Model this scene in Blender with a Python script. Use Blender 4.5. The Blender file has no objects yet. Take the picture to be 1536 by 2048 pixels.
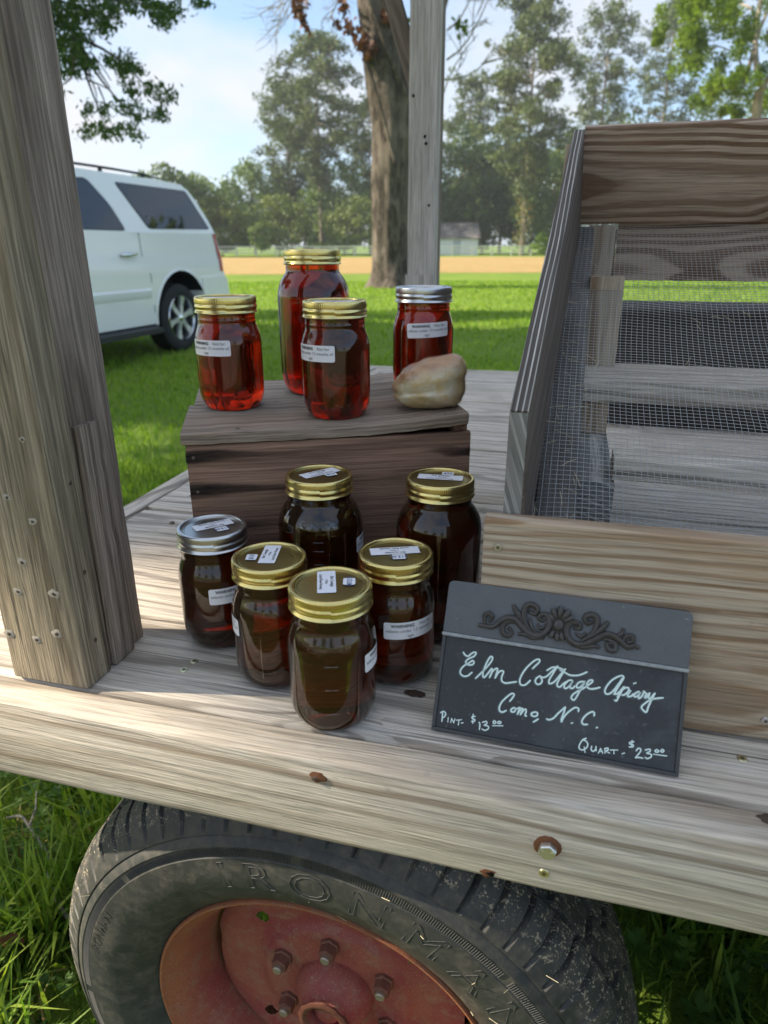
import bpy, bmesh, math, random
import numpy as np
from mathutils import Vector, Matrix
R = math.radians
random.seed(7); RNG = np.random.default_rng(7)
scene = bpy.context.scene
COL = scene.collection

# ------------------------------------------------------------------ camera
DK = 0.79                                   # height of the wagon deck above the ground
CAM = np.array([0.0, -0.43587, 0.40543 + DK])
c_r = np.array([0.96677325, 0.25562543, -0.00226337])
c_u = np.array([-0.08989576, 0.34824675, 0.9330825])
c_f = np.array([-0.23930783, 0.90187574, -0.35965528])
FPX = 1379.29
cam_d = bpy.data.cameras.new('camera'); cam = bpy.data.objects.new('camera', cam_d); COL.objects.link(cam)
cam.matrix_world = Matrix(((c_r[0], c_u[0], -c_f[0], CAM[0]), (c_r[1], c_u[1], -c_f[1], CAM[1]), (c_r[2], c_u[2], -c_f[2], CAM[2]), (0, 0, 0, 1)))
cam_d.sensor_fit = 'VERTICAL'; cam_d.sensor_height = 36.0; cam_d.sensor_width = 27.0
cam_d.lens = FPX / 2048 * 36.0
cam_d.clip_start = 0.02; cam_d.clip_end = 3000
cam_d.dof.use_dof = True; cam_d.dof.focus_distance = 0.76; cam_d.dof.aperture_fstop = 6.8
scene.camera = cam

# ------------------------------------------------------------------ world, sun, exposure
SUN_EL, SUN_AZ = R(31), R(11)               # the sun stands to the left and a little in front of the wagon
TO_SUN = np.array([-math.cos(SUN_EL) * math.cos(SUN_AZ), -math.cos(SUN_EL) * math.sin(SUN_AZ), math.sin(SUN_EL)])
world = bpy.data.worlds.new('World'); scene.world = world; world.use_nodes = True
wn = world.node_tree.nodes; wl = world.node_tree.links; wn.clear()
def wnode(t, **k):
    n = wn.new(t)
    for a, b in k.items(): setattr(n, a, b)
    return n
w_out = wnode('ShaderNodeOutputWorld'); w_bg = wnode('ShaderNodeBackground')
w_sky = wnode('ShaderNodeTexSky', sky_type='NISHITA', sun_disc=False, sun_elevation=SUN_EL, sun_rotation=R(259), altitude=0.0, air_density=1.0, dust_density=0.6, ozone_density=1.0)
w_tc = wnode('ShaderNodeTexCoord')
w_sep = wnode('ShaderNodeSeparateXYZ'); wl.new(w_tc.outputs['Generated'], w_sep.inputs[0])
w_zz = wnode('ShaderNodeMath', operation='ADD'); w_zz.inputs[1].default_value = 0.22; wl.new(w_sep.outputs[2], w_zz.inputs[0])
w_zm = wnode('ShaderNodeMath', operation='MAXIMUM'); w_zm.inputs[1].default_value = 0.12; wl.new(w_zz.outputs[0], w_zm.inputs[0])
w_div = wnode('ShaderNodeVectorMath', operation='DIVIDE'); w_cmb = wnode('ShaderNodeCombineXYZ')
for i in range(3): wl.new(w_zm.outputs[0], w_cmb.inputs[i])
wl.new(w_tc.outputs['Generated'], w_div.inputs[0]); wl.new(w_cmb.outputs[0], w_div.inputs[1])
w_off = wnode('ShaderNodeVectorMath', operation='ADD'); w_off.inputs[1].default_value = (3.1, 0.4, 0.0); wl.new(w_div.outputs[0], w_off.inputs[0])
w_n = wnode('ShaderNodeTexNoise'); w_n.inputs['Scale'].default_value = 1.15; w_n.inputs['Detail'].default_value = 9; w_n.inputs['Roughness'].default_value = 0.52; w_n.inputs['Distortion'].default_value = 0.35
wl.new(w_off.outputs[0], w_n.inputs['Vector'])
w_ramp = wnode('ShaderNodeValToRGB'); w_ramp.color_ramp.elements[0].position = 0.40; w_ramp.color_ramp.elements[1].position = 0.66
wl.new(w_n.outputs['Fac'], w_ramp.inputs[0])
w_cl = wnode('ShaderNodeMix', data_type='RGBA')
CLOUD = (3.95, 4.0, 4.15, 1)
w_cl.inputs[7].default_value = CLOUD
wl.new(w_ramp.outputs[0], w_cl.inputs[0])
w_haze = wnode('ShaderNodeMix', data_type='RGBA'); w_haze.inputs[0].default_value = 0.45; w_haze.inputs[7].default_value = (2.0, 3.15, 4.9, 1)
wl.new(w_sky.outputs[0], w_haze.inputs[6]); wl.new(w_haze.outputs[2], w_cl.inputs[6])
wl.new(w_cl.outputs[2], w_bg.inputs[0]); w_bg.inputs[1].default_value = 0.10
wl.new(w_bg.outputs[0], w_out.inputs[0])
sun_d = bpy.data.lights.new('sun', 'SUN'); sun_d.energy = 4.7; sun_d.angle = R(0.6); sun_d.color = (1.0, 0.87, 0.68)
sun = bpy.data.objects.new('sun', sun_d); COL.objects.link(sun)
sun.rotation_euler = Vector(TO_SUN).to_track_quat('Z', 'Y').to_euler(); sun.location = (-30, -8, 25)
vs = scene.view_settings; vs.view_transform = 'Standard'; vs.look = 'None'; vs.gamma = 1; vs.use_curve_mapping = False
vs.exposure = 1.27
scene.render.engine = 'CYCLES'
cy = scene.cycles
cy.use_denoising = True; cy.max_bounces = 10; cy.transmission_bounces = 8; cy.transparent_max_bounces = 16; cy.diffuse_bounces = 3; cy.glossy_bounces = 4; cy.volume_bounces = 0
cy.caustics_reflective = False; cy.caustics_refractive = False; cy.sample_clamp_indirect = 6
cy.use_adaptive_sampling = True; cy.adaptive_threshold = 0.012

# ------------------------------------------------------------------ helpers: objects
def nm(o, label=None, cat=None, group=None, kind=None):
    if label: o['label'] = label
    if cat: o['category'] = cat
    if group: o['group'] = group
    if kind: o['kind'] = kind
    return o
def thing(name, label, cat, loc=(0, 0, 0), rz=0.0, group=None):
    o = bpy.data.objects.new(name, None); o.empty_display_size = 0.05; COL.objects.link(o)
    o.location = loc; o.rotation_euler = (0, 0, rz)
    return nm(o, label, cat, group)
def link_mesh(name, me, parent=None, loc=None, rot=None):
    o = bpy.data.objects.new(name, me); COL.objects.link(o)
    if parent is not None: o.parent = parent
    if loc is not None: o.location = loc
    if rot is not None: o.rotation_euler = rot
    return o
def copy_tree(o, parent=None):
    c = o.copy(); COL.objects.link(c)
    if parent is not None: c.parent = parent
    for ch in list(o.children): copy_tree(ch, c)
    return c

class MB:
    """collects vertices, faces and one vector attribute, and links them as one mesh object"""
    def __init__(s): s.v = []; s.f = []; s.w = []; s.m = []; s.mi = 0
    def add(s, vs_, fs, wc=None):
        b = len(s.v)
        s.v.extend([tuple(map(float, p)) for p in vs_])
        s.w.extend([tuple(map(float, p)) for p in (wc if wc is not None else vs_)])
        for f in fs: s.f.append(tuple(b + i for i in f)); s.m.append(s.mi)
    def box(s, lo, hi):
        x0, y0, z0 = lo; x1, y1, z1 = hi
        s.add([(x0, y0, z0), (x1, y0, z0), (x1, y1, z0), (x0, y1, z0), (x0, y0, z1), (x1, y0, z1), (x1, y1, z1), (x0, y1, z1)],
              [(0, 3, 2, 1), (4, 5, 6, 7), (0, 1, 5, 4), (1, 2, 6, 5), (2, 3, 7, 6), (3, 0, 4, 7)])
    def tube(s, pts, rad, n=6, caps=True, flat=1.0, up=None):
        pts = [np.array(p, float) for p in pts]; k = len(pts)
        if np.isscalar(rad): rad = [rad] * k
        V = []; prev = None
        for i, p in enumerate(pts):
            t = pts[min(i + 1, k - 1)] - pts[max(i - 1, 0)]; t = t / (np.linalg.norm(t) + 1e-12)
            if up is not None: a = np.array(up, float)
            else: a = prev if prev is not None else (np.array([0, 0, 1.0]) if abs(t[2]) < 0.9 else np.array([1.0, 0, 0]))
            e1 = np.cross(t, a); e1 /= (np.linalg.norm(e1) + 1e-12); e2 = np.cross(e1, t); prev = e2 if up is None else None
            for j in range(n):
                q = 2 * math.pi * j / n
                V.append(p + rad[i] * (math.cos(q) * e1 + flat * math.sin(q) * e2))
        F = [(i * n + j, i * n + (j + 1) % n, (i + 1) * n + (j + 1) % n, (i + 1) * n + j) for i in range(k - 1) for j in range(n)]
        if caps: F += [tuple(range(n - 1, -1, -1)), tuple((k - 1) * n + j for j in range(n))]
        s.add(V, F)
    def lathe(s, prof, n=64, rfun=None, close=False, org=(0, 0, 0), ax=None):
        """prof: (r, z); axes ax = (ex, ey, ez)"""
        o = np.array(org, float); ex, ey, ez = ax if ax is not None else (np.array([1.0, 0, 0]), np.array([0, 1.0, 0]), np.array([0, 0, 1.0]))
        V = []; k = len(prof)
        for i, (r, z) in enumerate(prof):
            for j in range(n):
                q = 2 * math.pi * j / n; rr = r if rfun is None else rfun(r, z, q, j, i)
                V.append(o + rr * math.cos(q) * ex + rr * math.sin(q) * ey + z * ez)
        F = [(i * n + j, i * n + (j + 1) % n, (i + 1) * n + (j + 1) % n, (i + 1) * n + j) for i in range(k - 1) for j in range(n)]
        if close == 'loop': F += [((k - 1) * n + j, (k - 1) * n + (j + 1) % n, (j + 1) % n, j) for j in range(n)]
        elif close: F += [tuple(range(n - 1, -1, -1)), tuple((k - 1) * n + j for j in range(n))]
        s.add(V, F)
    def prism(s, poly, o, e1, e2, e3, t):
        """polygon (a, b) in the plane of e1, e2 extruded by t along e3"""
        o, e1, e2, e3 = (np.array(q, float) for q in (o, e1, e2, e3)); n = len(poly)
        V = [o + a * e1 + b * e2 for a, b in poly] + [o + a * e1 + b * e2 + t * e3 for a, b in poly]
        s.add(V, [tuple(range(n - 1, -1, -1)), tuple(range(n, 2 * n))] + [(i, (i + 1) % n, n + (i + 1) % n, n + i) for i in range(n)])
    def build(s, name, mats, parent=None, smooth=None, kind=None, off=None, loc=None, rot=None):
        me = bpy.data.meshes.new(name); v = s.v
        if off is not None: v = [(a - off[0], b - off[1], c - off[2]) for a, b, c in v]
        me.from_pydata(v, [], s.f)
        at = me.attributes.new('wc', 'FLOAT_VECTOR', 'POINT'); at.data.foreach_set('vector', np.array(s.w, np.float32).ravel())
        for m in (mats if isinstance(mats, (list, tuple)) else [mats]): me.materials.append(m)
        if any(s.m): me.polygons.foreach_set('material_index', s.m)
        bm_ = bmesh.new(); bm_.from_mesh(me); bmesh.ops.recalc_face_normals(bm_, faces=bm_.faces)
        if all(e.is_manifold for e in bm_.edges) and bm_.calc_volume(signed=True) < 0: bmesh.ops.reverse_faces(bm_, faces=bm_.faces)
        bm_.to_mesh(me); bm_.free()
        if smooth is not None:
            me.shade_smooth()
            if smooth < 179: me.set_sharp_from_angle(angle=R(smooth))
        o = link_mesh(name, me, parent, loc, rot)
        if kind: o['kind'] = kind
        return o

def fast_mesh(name, verts, faces, mat, attr=None, parent=None, kind=None, smooth=False):
    """verts (N,3), faces (M,k) arrays of equal-sized faces"""
    me = bpy.data.meshes.new(name); verts = np.ascontiguousarray(verts, np.float32); faces = np.ascontiguousarray(faces, np.int32)
    m, k = faces.shape
    me.vertices.add(len(verts)); me.vertices.foreach_set('co', verts.ravel())
    me.loops.add(m * k); me.loops.foreach_set('vertex_index', faces.ravel())
    me.polygons.add(m); me.polygons.foreach_set('loop_start', np.arange(0, m * k, k, dtype=np.int32))
    me.update(calc_edges=True)
    if attr is not None:
        at = me.attributes.new('tone', 'FLOAT', 'POINT'); at.data.foreach_set('value', np.ascontiguousarray(attr, np.float32))
    me.materials.append(mat)
    if smooth: me.shade_smooth()
    o = link_mesh(name, me, parent)
    if kind: o['kind'] = kind
    return o

_tcache = {}
def text2d(body, size, bold=0.0, spacing=1.0, align='CENTER'):
    """flat outline text from the built-in font as (verts 2D, faces)"""
    key = (body, round(size, 6), bold, spacing, align)
    if key in _tcache: return _tcache[key]
    cu = bpy.data.curves.new('letters', 'FONT'); cu.body = body; cu.size = size; cu.offset = bold * size; cu.align_x = align; cu.align_y = 'CENTER'; cu.space_character = spacing
    cu.resolution_u = 3
    o = bpy.data.objects.new('letters', cu); COL.objects.link(o)
    dg = bpy.context.evaluated_depsgraph_get(); dg.update()
    me = bpy.data.meshes.new_from_object(o.evaluated_get(dg))
    V = [(p.co.x, p.co.y) for p in me.vertices]; F = [tuple(p.vertices) for p in me.polygons]
    bpy.data.objects.remove(o); bpy.data.curves.remove(cu); bpy.data.meshes.remove(me)
    _tcache[key] = (V, F); return V, F

def spline(P, k=6):
    """Catmull-Rom through the points"""
    P = [np.array(p, float) for p in P]
    if len(P) < 3: return P
    Q = [2 * P[0] - P[1]] + P + [2 * P[-1] - P[-2]]; out = []
    for i in range(1, len(Q) - 2):
        a, b, c, d = Q[i - 1:i + 3]
        for j in range(k):
            t = j / k
            out.append(0.5 * (2 * b + (c - a) * t + (2 * a - 5 * b + 4 * c - d) * t * t + (3 * b - a - 3 * c + d) * t ** 3))
    out.append(P[-1]); return out

# ------------------------------------------------------------------ helpers: materials
class NT:
    def __init__(s, name):
        s.m = bpy.data.materials.new(name); s.m.use_nodes = True; s.t = s.m.node_tree; s.n = s.t.nodes; s.l = s.t.links; s.n.clear()
        s.out = s.n.new('ShaderNodeOutputMaterial')
    def node(s, t, ins=None, **k):
        n = s.n.new(t)
        for a, b in k.items(): setattr(n, a, b)
        if ins:
            for a, b in ins.items(): s.put(n.inputs[a], b)
        return n
    def put(s, sock, v):
        if hasattr(v, 'is_linked') or isinstance(v, bpy.types.NodeSocket): s.l.new(v, sock)
        else: sock.default_value = v
    def math(s, op, a, b=0.0, c=0.0, clamp=False):
        n = s.node('ShaderNodeMath', operation=op, use_clamp=clamp)
        s.put(n.inputs[0], a); s.put(n.inputs[1], b)
        if len(n.inputs) > 2: s.put(n.inputs[2], c)
        return n.outputs[0]
    def vmul(s, a, b):
        n = s.node('ShaderNodeVectorMath', operation='MULTIPLY'); s.put(n.inputs[0], a); s.put(n.inputs[1], b); return n.outputs[0]
    def vadd(s, a, b):
        n = s.node('ShaderNodeVectorMath', operation='ADD'); s.put(n.inputs[0], a); s.put(n.inputs[1], b); return n.outputs[0]
    def mix(s, f, a, b, blend='MIX'):
        n = s.node('ShaderNodeMix', data_type='RGBA', blend_type=blend); s.put(n.inputs[0], f); s.put(n.inputs[6], a); s.put(n.inputs[7], b); return n.outputs[2]
    def noise(s, vec, scale=5.0, detail=4.0, rough=0.55, dist=0.0, out='Fac'):
        n = s.node('ShaderNodeTexNoise', {'Scale': scale, 'Detail': detail, 'Roughness': rough, 'Distortion': dist})
        if vec is not None: s.l.new(vec, n.inputs['Vector'])
        return n.outputs[out]
    def ramp(s, f, stops, interp='LINEAR'):
        n = s.node('ShaderNodeValToRGB'); cr = n.color_ramp; cr.interpolation = interp
        while len(cr.elements) < len(stops): cr.elements.new(0.5)
        for e, (p, c) in zip(cr.elements, stops): e.position = p; e.color = (c, c, c, 1) if np.isscalar(c) else (*c, 1)
        s.put(n.inputs[0], f); return n.outputs[0]
    def sstep(s, f, a, b):
        n = s.node('ShaderNodeMapRange', {1: a, 2: b, 3: 0.0, 4: 1.0}, interpolation_type='SMOOTHSTEP'); s.put(n.inputs[0], f); return n.outputs[0]
    def bsdf(s, col, rough=0.6, metal=0.0, spec=0.4, normal=None, **k):
        n = s.node('ShaderNodeBsdfPrincipled'); s.put(n.inputs['Base Color'], col); s.put(n.inputs['Roughness'], rough); s.put(n.inputs['Metallic'], metal); s.put(n.inputs['Specular IOR Level'], spec)
        if normal is not None: s.l.new(normal, n.inputs['Normal'])
        for a, b in k.items(): s.put(n.inputs[a.replace('_', ' ')], b)
        return n.outputs[0]
    def bump(s, h, strength=0.3, dist=0.002):
        n = s.node('ShaderNodeBump', {'Strength': strength, 'Distance': dist}); s.l.new(h, n.inputs['Height']); return n.outputs[0]
    def attr(s, name, out='Vector'): return s.node('ShaderNodeAttribute', attribute_name=name).outputs[out]
    def obj(s): return s.node('ShaderNodeTexCoord').outputs['Object']
    def gen(s): return s.node('ShaderNodeTexCoord').outputs['Generated']
    def pos(s): return s.node('ShaderNodeNewGeometry').outputs['Position']
    def done(s, sh, disp=None, vol=None):
        if sh is not None: s.l.new(sh, s.out.inputs[0])
        if vol is not None: s.l.new(vol, s.out.inputs[1])
        return s.m

def C4(c): return (c[0], c[1], c[2], 1.0)
def wood(name, early, late, gap=9.0, contrast=0.7, dist=1.0, crack=0.5, grime=0.35, grimecol=(0.10, 0.085, 0.07), warm=None, warmamt=0.0, bump=0.35, rough=0.82, fine=0.5, sharp=(0.35, 0.98), ampmin=0.15, lines=0.45, knots=0.45):
    """solid wood: rings (about gap mm apart) round a pith running along the first coordinate of 'wc' (metres), with fibres, checks and weathering"""
    n = NT(name); p = n.attr('wc')
    warp = n.noise(n.vmul(p, (2.6, 5, 5)), 1.0, 2.0, 0.5, out='Color'); warp2 = n.noise(n.vmul(p, (6.0, 26, 26)), 1.0, 3.0, 0.55, out='Color')
    def cen(v, amp):
        q = n.node('ShaderNodeVectorMath', operation='SUBTRACT'); n.l.new(v, q.inputs[0]); q.inputs[1].default_value = (0.5, 0.5, 0.5); return n.vmul(q.outputs[0], (0.0, amp, amp))
    q = n.vadd(n.vadd(n.vmul(p, (0.0, 1, 1)), cen(warp, 0.030 * dist)), cen(warp2, 0.005 * dist))
    ln = n.node('ShaderNodeVectorMath', operation='LENGTH'); n.l.new(q, ln.inputs[0]); r = ln.outputs['Value']
    # knots: the rings bulge round them
    vo = n.node('ShaderNodeTexVoronoi', {'Scale': 1.0, 'Randomness': 1.0}, voronoi_dimensions='3D', feature='F1'); n.l.new(n.vadd(n.vmul(p, (4.2, 7.5, 7.5)), n.vmul(warp2, (0.16, 0.16, 0.16))), vo.inputs['Vector'])
    vs_ = n.node('ShaderNodeSeparateColor'); n.l.new(vo.outputs['Color'], vs_.inputs[0]); sel = n.math('GREATER_THAN', vs_.outputs[0], 1.0 - knots)
    kd = vo.outputs['Distance']; kw = n.math('MULTIPLY', n.math('POWER', n.math('SUBTRACT', 1.0, n.sstep(kd, 0.0, 0.60)), 2.0), sel)
    r = n.math('MULTIPLY_ADD', kw, 0.030, r)
    kcore = n.math('MULTIPLY', n.math('SUBTRACT', 1.0, n.sstep(kd, 0.075, 0.125)), sel); kmid = n.math('MULTIPLY', n.math('SUBTRACT', 1.0, n.sstep(kd, 0.02, 0.075)), sel)
    sx = n.node('ShaderNodeSeparateXYZ'); n.l.new(p, sx.inputs[0])
    # rings of uneven width: warp the radius itself, then a sine; each ring keeps its own strength
    rv = n.node('ShaderNodeCombineXYZ'); n.l.new(n.math('MULTIPLY', r, 1000.0 / gap * 0.33), rv.inputs[0])
    rn = n.noise(rv.outputs[0], 1.0, 2.0, 0.6)
    ph = n.math('ADD', n.math('MULTIPLY', r, 6.2832 * 1000.0 / gap), n.math('MULTIPLY', rn, 7.0))
    s0 = n.math('MULTIPLY_ADD', n.math('SINE', ph), 0.5, 0.5)
    rv2 = n.node('ShaderNodeCombineXYZ'); n.l.new(n.math('MULTIPLY', r, 1000.0 / gap * 0.9), rv2.inputs[0]); n.l.new(n.math('MULTIPLY', sx.outputs[0], 0.8), rv2.inputs[1])
    amp = n.sstep(n.noise(rv2.outputs[0], 1.0, 2.0, 0.6), 0.30, 0.64)
    ring = n.math('MULTIPLY', n.sstep(s0, sharp[0], sharp[1]), n.math('MULTIPLY_ADD', amp, 1.0 - ampmin, ampmin))
    fib = n.noise(n.vmul(p, (6, 380, 380)), 1.0, 3.0, 0.6)
    fib2 = n.sstep(n.noise(n.vmul(p, (24, 760, 760)), 1.0, 2.0, 0.6), 0.30, 0.70); fib = n.sstep(fib, 0.30, 0.70)
    blot = n.noise(n.vmul(p, (2.4, 11, 11)), 1.0, 5.0, 0.6)
    blot2 = n.noise(n.vmul(p, (9.0, 45, 45)), 1.0, 4.0, 0.6)
    ringamt = n.math('MULTIPLY', ring, n.math('MULTIPLY_ADD', blot, 0.9, contrast - 0.45), clamp=True)
    col = n.mix(ringamt, C4(early), C4(late))
    if warm is not None: col = n.mix(n.math('MULTIPLY', n.sstep(blot, 0.40, 0.68), warmamt), col, C4(warm))
    gl = n.noise(n.vmul(p, (1.6, 105, 105)), 1.0, 3.0, 0.55, 0.3)
    gln = n.math('SUBTRACT', 1.0, n.sstep(n.math('ABSOLUTE', n.math('SUBTRACT', gl, 0.5)), 0.004, 0.035))
    col = n.mix(n.math('MULTIPLY', gln, lines), col, C4([c * 0.40 for c in early]))
    fmul = n.math('MULTIPLY_ADD', n.math('ADD', fib, n.math('MULTIPLY', fib2, 0.6)), fine * 0.62, 1.0 - 0.50 * fine)
    fc = n.node('ShaderNodeCombineColor'); [n.l.new(fmul, fc.inputs[i]) for i in range(3)]
    col = n.mix(1.0, col, fc.outputs[0], 'MULTIPLY')
    chk = n.noise(n.vmul(p, (2.2, 150, 150)), 1.0, 2.0, 0.5, 0.2)
    ck = n.math('MULTIPLY', n.math('SUBTRACT', 1.0, n.sstep(chk, 0.285, 0.36)), crack)
    col = n.mix(ck, col, C4([c * 0.25 for c in early]))
    gr = n.math('MULTIPLY', n.sstep(n.math('ADD', n.math('MULTIPLY', blot, 0.6), n.math('MULTIPLY', blot2, 0.4)), 0.50, 0.70), grime)
    col = n.mix(gr, col, C4(grimecol))
    spk = n.noise(n.vmul(p, (60, 130, 130)), 1.0, 2.0, 0.6)
    col = n.mix(n.math('MULTIPLY', n.sstep(spk, 0.66, 0.74), 0.25), col, C4([c * 0.45 for c in early]))
    col = n.mix(n.math('MULTIPLY', kcore, 0.75), col, C4([c * k for c, k in zip(early, (0.42, 0.33, 0.26))])); col = n.mix(n.math('MULTIPLY', kmid, 0.6), col, C4([c * 0.18 for c in early]))
    pale = n.noise(n.vmul(p, (7, 60, 60)), 1.0, 4.0, 0.65)
    col = n.mix(n.math('MULTIPLY', n.sstep(pale, 0.56, 0.70), 0.30), col, C4([min(0.62, c * 1.30) for c in early]))
    h = n.math('ADD', n.math('MULTIPLY', ring, 0.40), n.math('MULTIPLY', fib, 0.5))
    h = n.math('ADD', h, n.math('MULTIPLY', fib2, 0.4)); h = n.math('SUBTRACT', h, n.math('MULTIPLY', ck, 1.6)); h = n.math('SUBTRACT', h, n.math('MULTIPLY', gln, 0.5))
    h = n.math('ADD', h, n.math('MULTIPLY', blot2, 0.7))
    return n.done(n.bsdf(col, rough, 0, 0.22, n.bump(h, bump, 0.0013)))

def plain(name, col, rough=0.6, metal=0.0, spec=0.4, var=0.15, vscale=40.0, bump=0.0, bscale=300.0, **k):
    n = NT(name); p = n.obj()
    a = n.noise(p, vscale, 5.0, 0.6)
    c = n.mix(a, C4([x * (1 - var) for x in col]), C4([min(1, x * (1 + var)) for x in col]))
    nr = n.bump(n.noise(p, bscale, 3.0, 0.6), bump, 0.001) if bump > 0 else None
    rr = n.math('MULTIPLY_ADD', a, 0.18, rough - 0.09)
    return n.done(n.bsdf(c, rr, metal, spec, nr, **k))

M = {}
M['deck'] = wood('weathered_deck_wood', (0.63, 0.57, 0.49), (0.17, 0.145, 0.12), 13, 0.85, 1.1, 0.85, 0.40, (0.26, 0.23, 0.20), (0.58, 0.49, 0.38), 0.35, fine=0.7, sharp=(0.62, 0.99), ampmin=.25, lines=.5, bump=.5)
M['beam'] = wood('pale_rim_wood', (0.58, 0.52, 0.435), (0.23, 0.175, 0.125), 22, 0.85, 1.2, 0.45, 0.30, (0.31, 0.27, 0.22), (0.55, 0.45, 0.33), 0.4, fine=0.62, bump=0.45, sharp=(0.60, 0.99), ampmin=.3, lines=.38)
M['post'] = wood('grey_post_wood', (0.31, 0.262, 0.19), (0.135, 0.105, 0.072), 12, 0.85, 0.9, 0.75, 0.50, (0.125, 0.115, 0.07), (0.25, 0.195, 0.125), 0.5, fine=0.95, sharp=(0.5, 0.98), lines=.65, bump=.6)
M['postc'] = wood('brown_post_wood', (0.27, 0.218, 0.175), (0.10, 0.073, 0.055), 13, 0.85, 0.9, 0.65, 0.35, (0.105, 0.08, 0.06), (0.36, 0.30, 0.25), 0.4, fine=0.9, sharp=(0.5, 0.98), lines=.6, bump=.55)
M['postpale'] = wood('pale_post_wood', (0.45, 0.415, 0.37), (0.26, 0.22, 0.19), 17, 0.6, 0.8, 0.6, 0.25, (0.23, 0.205, 0.18), fine=0.65, lines=.5)
M['postdark'] = wood('dark_post_wood', (0.20, 0.16, 0.125), (0.07, 0.055, 0.045), 12, 0.7, 0.8, 0.6, 0.3, fine=0.5)
M['rack'] = wood('striped_rack_wood', (0.46, 0.36, 0.28), (0.145, 0.085, 0.052), 8.5, 1.25, 1.0, 0.30, 0.15, (0.30, 0.26, 0.21), (0.33, 0.22, 0.145), 0.4, bump=0.4, fine=0.4, sharp=(0.25, 0.80), ampmin=.5)
M['rackfront'] = wood('tan_rack_wood', (0.46, 0.385, 0.295), (0.225, 0.14, 0.078), 9, 1.0, 1.1, 0.25, 0.15, (0.40, 0.36, 0.31), (0.41, 0.265, 0.145), 0.6, bump=0.35, fine=0.4, sharp=(0.30, 0.90), ampmin=.3)
M['rackgrey'] = wood('grey_rack_wood', (0.15, 0.14, 0.13), (0.07, 0.063, 0.058), 9, 0.8, 0.7, 0.4, 0.3, (0.07, 0.065, 0.06), bump=0.4, fine=0.7)
M['edgewood'] = wood('streaked_edge_wood', (0.105, 0.09, 0.078), (0.52, 0.49, 0.44), 5.2, 1.1, 0.35, 0.3, 0.2, (0.08, 0.07, 0.062), bump=0.4, fine=0.6, sharp=(0.70, 0.95), ampmin=.5, lines=.2, knots=-1)
M['rackdark'] = wood('dark_rack_wood', (0.145, 0.115, 0.095), (0.06, 0.048, 0.04), 11, 0.7, 0.9, 0.4, 0.3, (0.07, 0.062, 0.055), bump=0.4, fine=0.5)
M['endgrain'] = wood('sawn_end_wood', (0.21, 0.21, 0.20), (0.46, 0.45, 0.42), 8, 1.0, 0.5, 0.2, 0.25, (0.14, 0.14, 0.13), bump=0.4, fine=0.3, sharp=(0.55, 0.95), knots=-1)
M['crate'] = wood('old_crate_wood', (0.29, 0.175, 0.125), (0.15, 0.085, 0.060), 24, 0.7, 1.5, 0.35, 0.5, (0.10, 0.070, 0.056), (0.35, 0.21, 0.135), 0.55, fine=0.8, bump=0.35, lines=.4)
M['cratetop'] = wood('dusty_crate_wood', (0.36, 0.295, 0.24), (0.155, 0.105, 0.075), 16, 0.6, 1.4, 0.5, 0.40, (0.15, 0.12, 0.10), (0.30, 0.195, 0.125), 0.55, fine=0.85, lines=.55)
M['blackwood'] = wood('black_box_wood', (0.045, 0.038, 0.034), (0.02, 0.017, 0.015), 14, 0.6, 1.0, 0.4, 0.2, fine=0.4)

def board(name, mat, o, e1, e2, e3, L, W, T, parent=None, pith=None, seg=18, rad=0.0025, jit=0.0007, off=None, seed=0, taper=None, bow=None, slope=None):
    """board from corner o along e1 (length), e2 (width), e3 (thickness); rounded edges, slightly uneven; wc runs along the grain"""
    rg = np.random.default_rng(seed + 101)
    o, e1, e2, e3 = (np.array(q, float) for q in (o, e1, e2, e3))
    r = min(rad, 0.45 * T, 0.45 * W); prof = []
    for cx, cy, a0 in ((W - r, T - r, 0), (r, T - r, 90), (r, r, 180), (W - r, r, 270)):
        for a in (0, 45, 90): prof.append((cx + r * math.cos(R(a0 + a)), cy + r * math.sin(R(a0 + a))))
    n = len(prof); V = []; Wc = []
    py, pz = pith if pith is not None else (rg.uniform(-0.1, 1.1) * W, -rg.uniform(0.03, 0.11)); lo = rg.uniform(-5, 5); sl = rg.uniform(-.035, .035); sl2 = rg.uniform(-.02, .02)
    if slope is not None: sl2, sl = slope
    ph = rg.uniform(0, 6.28, 8)
    for i in range(seg + 1):
        u = i / seg; x = u * L; sc = 1.0 if taper is None else taper(u)
        for j, (a, b) in enumerate(prof):
            side = j // 3
            d = jit * (math.sin(7 * u * 6.28 + ph[side]) * 0.5 + math.sin(17 * u * 6.28 + ph[4 + side]) * 0.35 + rg.uniform(-0.4, 0.4))
            a2, b2 = a + (d if a > W / 2 else -d) * 0.7, b + d * (0.5 if b > T / 2 else -0.2)
            if bow is not None: b2 += bow(u, a / W)
            V.append(o + x * e1 + a2 * sc * e2 + b2 * e3); Wc.append((x + lo, a - py + sl2 * x, b - pz + sl * x))
    F = [(i * n + j, i * n + (j + 1) % n, (i + 1) * n + (j + 1) % n, (i + 1) * n + j) for i in range(seg) for j in range(n)]
    F += [tuple(range(n - 1, -1, -1)), tuple(seg * n + j for j in range(n))]
    mb = MB(); mb.add(V, F, Wc)
    return mb.build(name, mat, parent, smooth=35, off=off)
X_, Y_, Z_ = np.eye(3)
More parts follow.
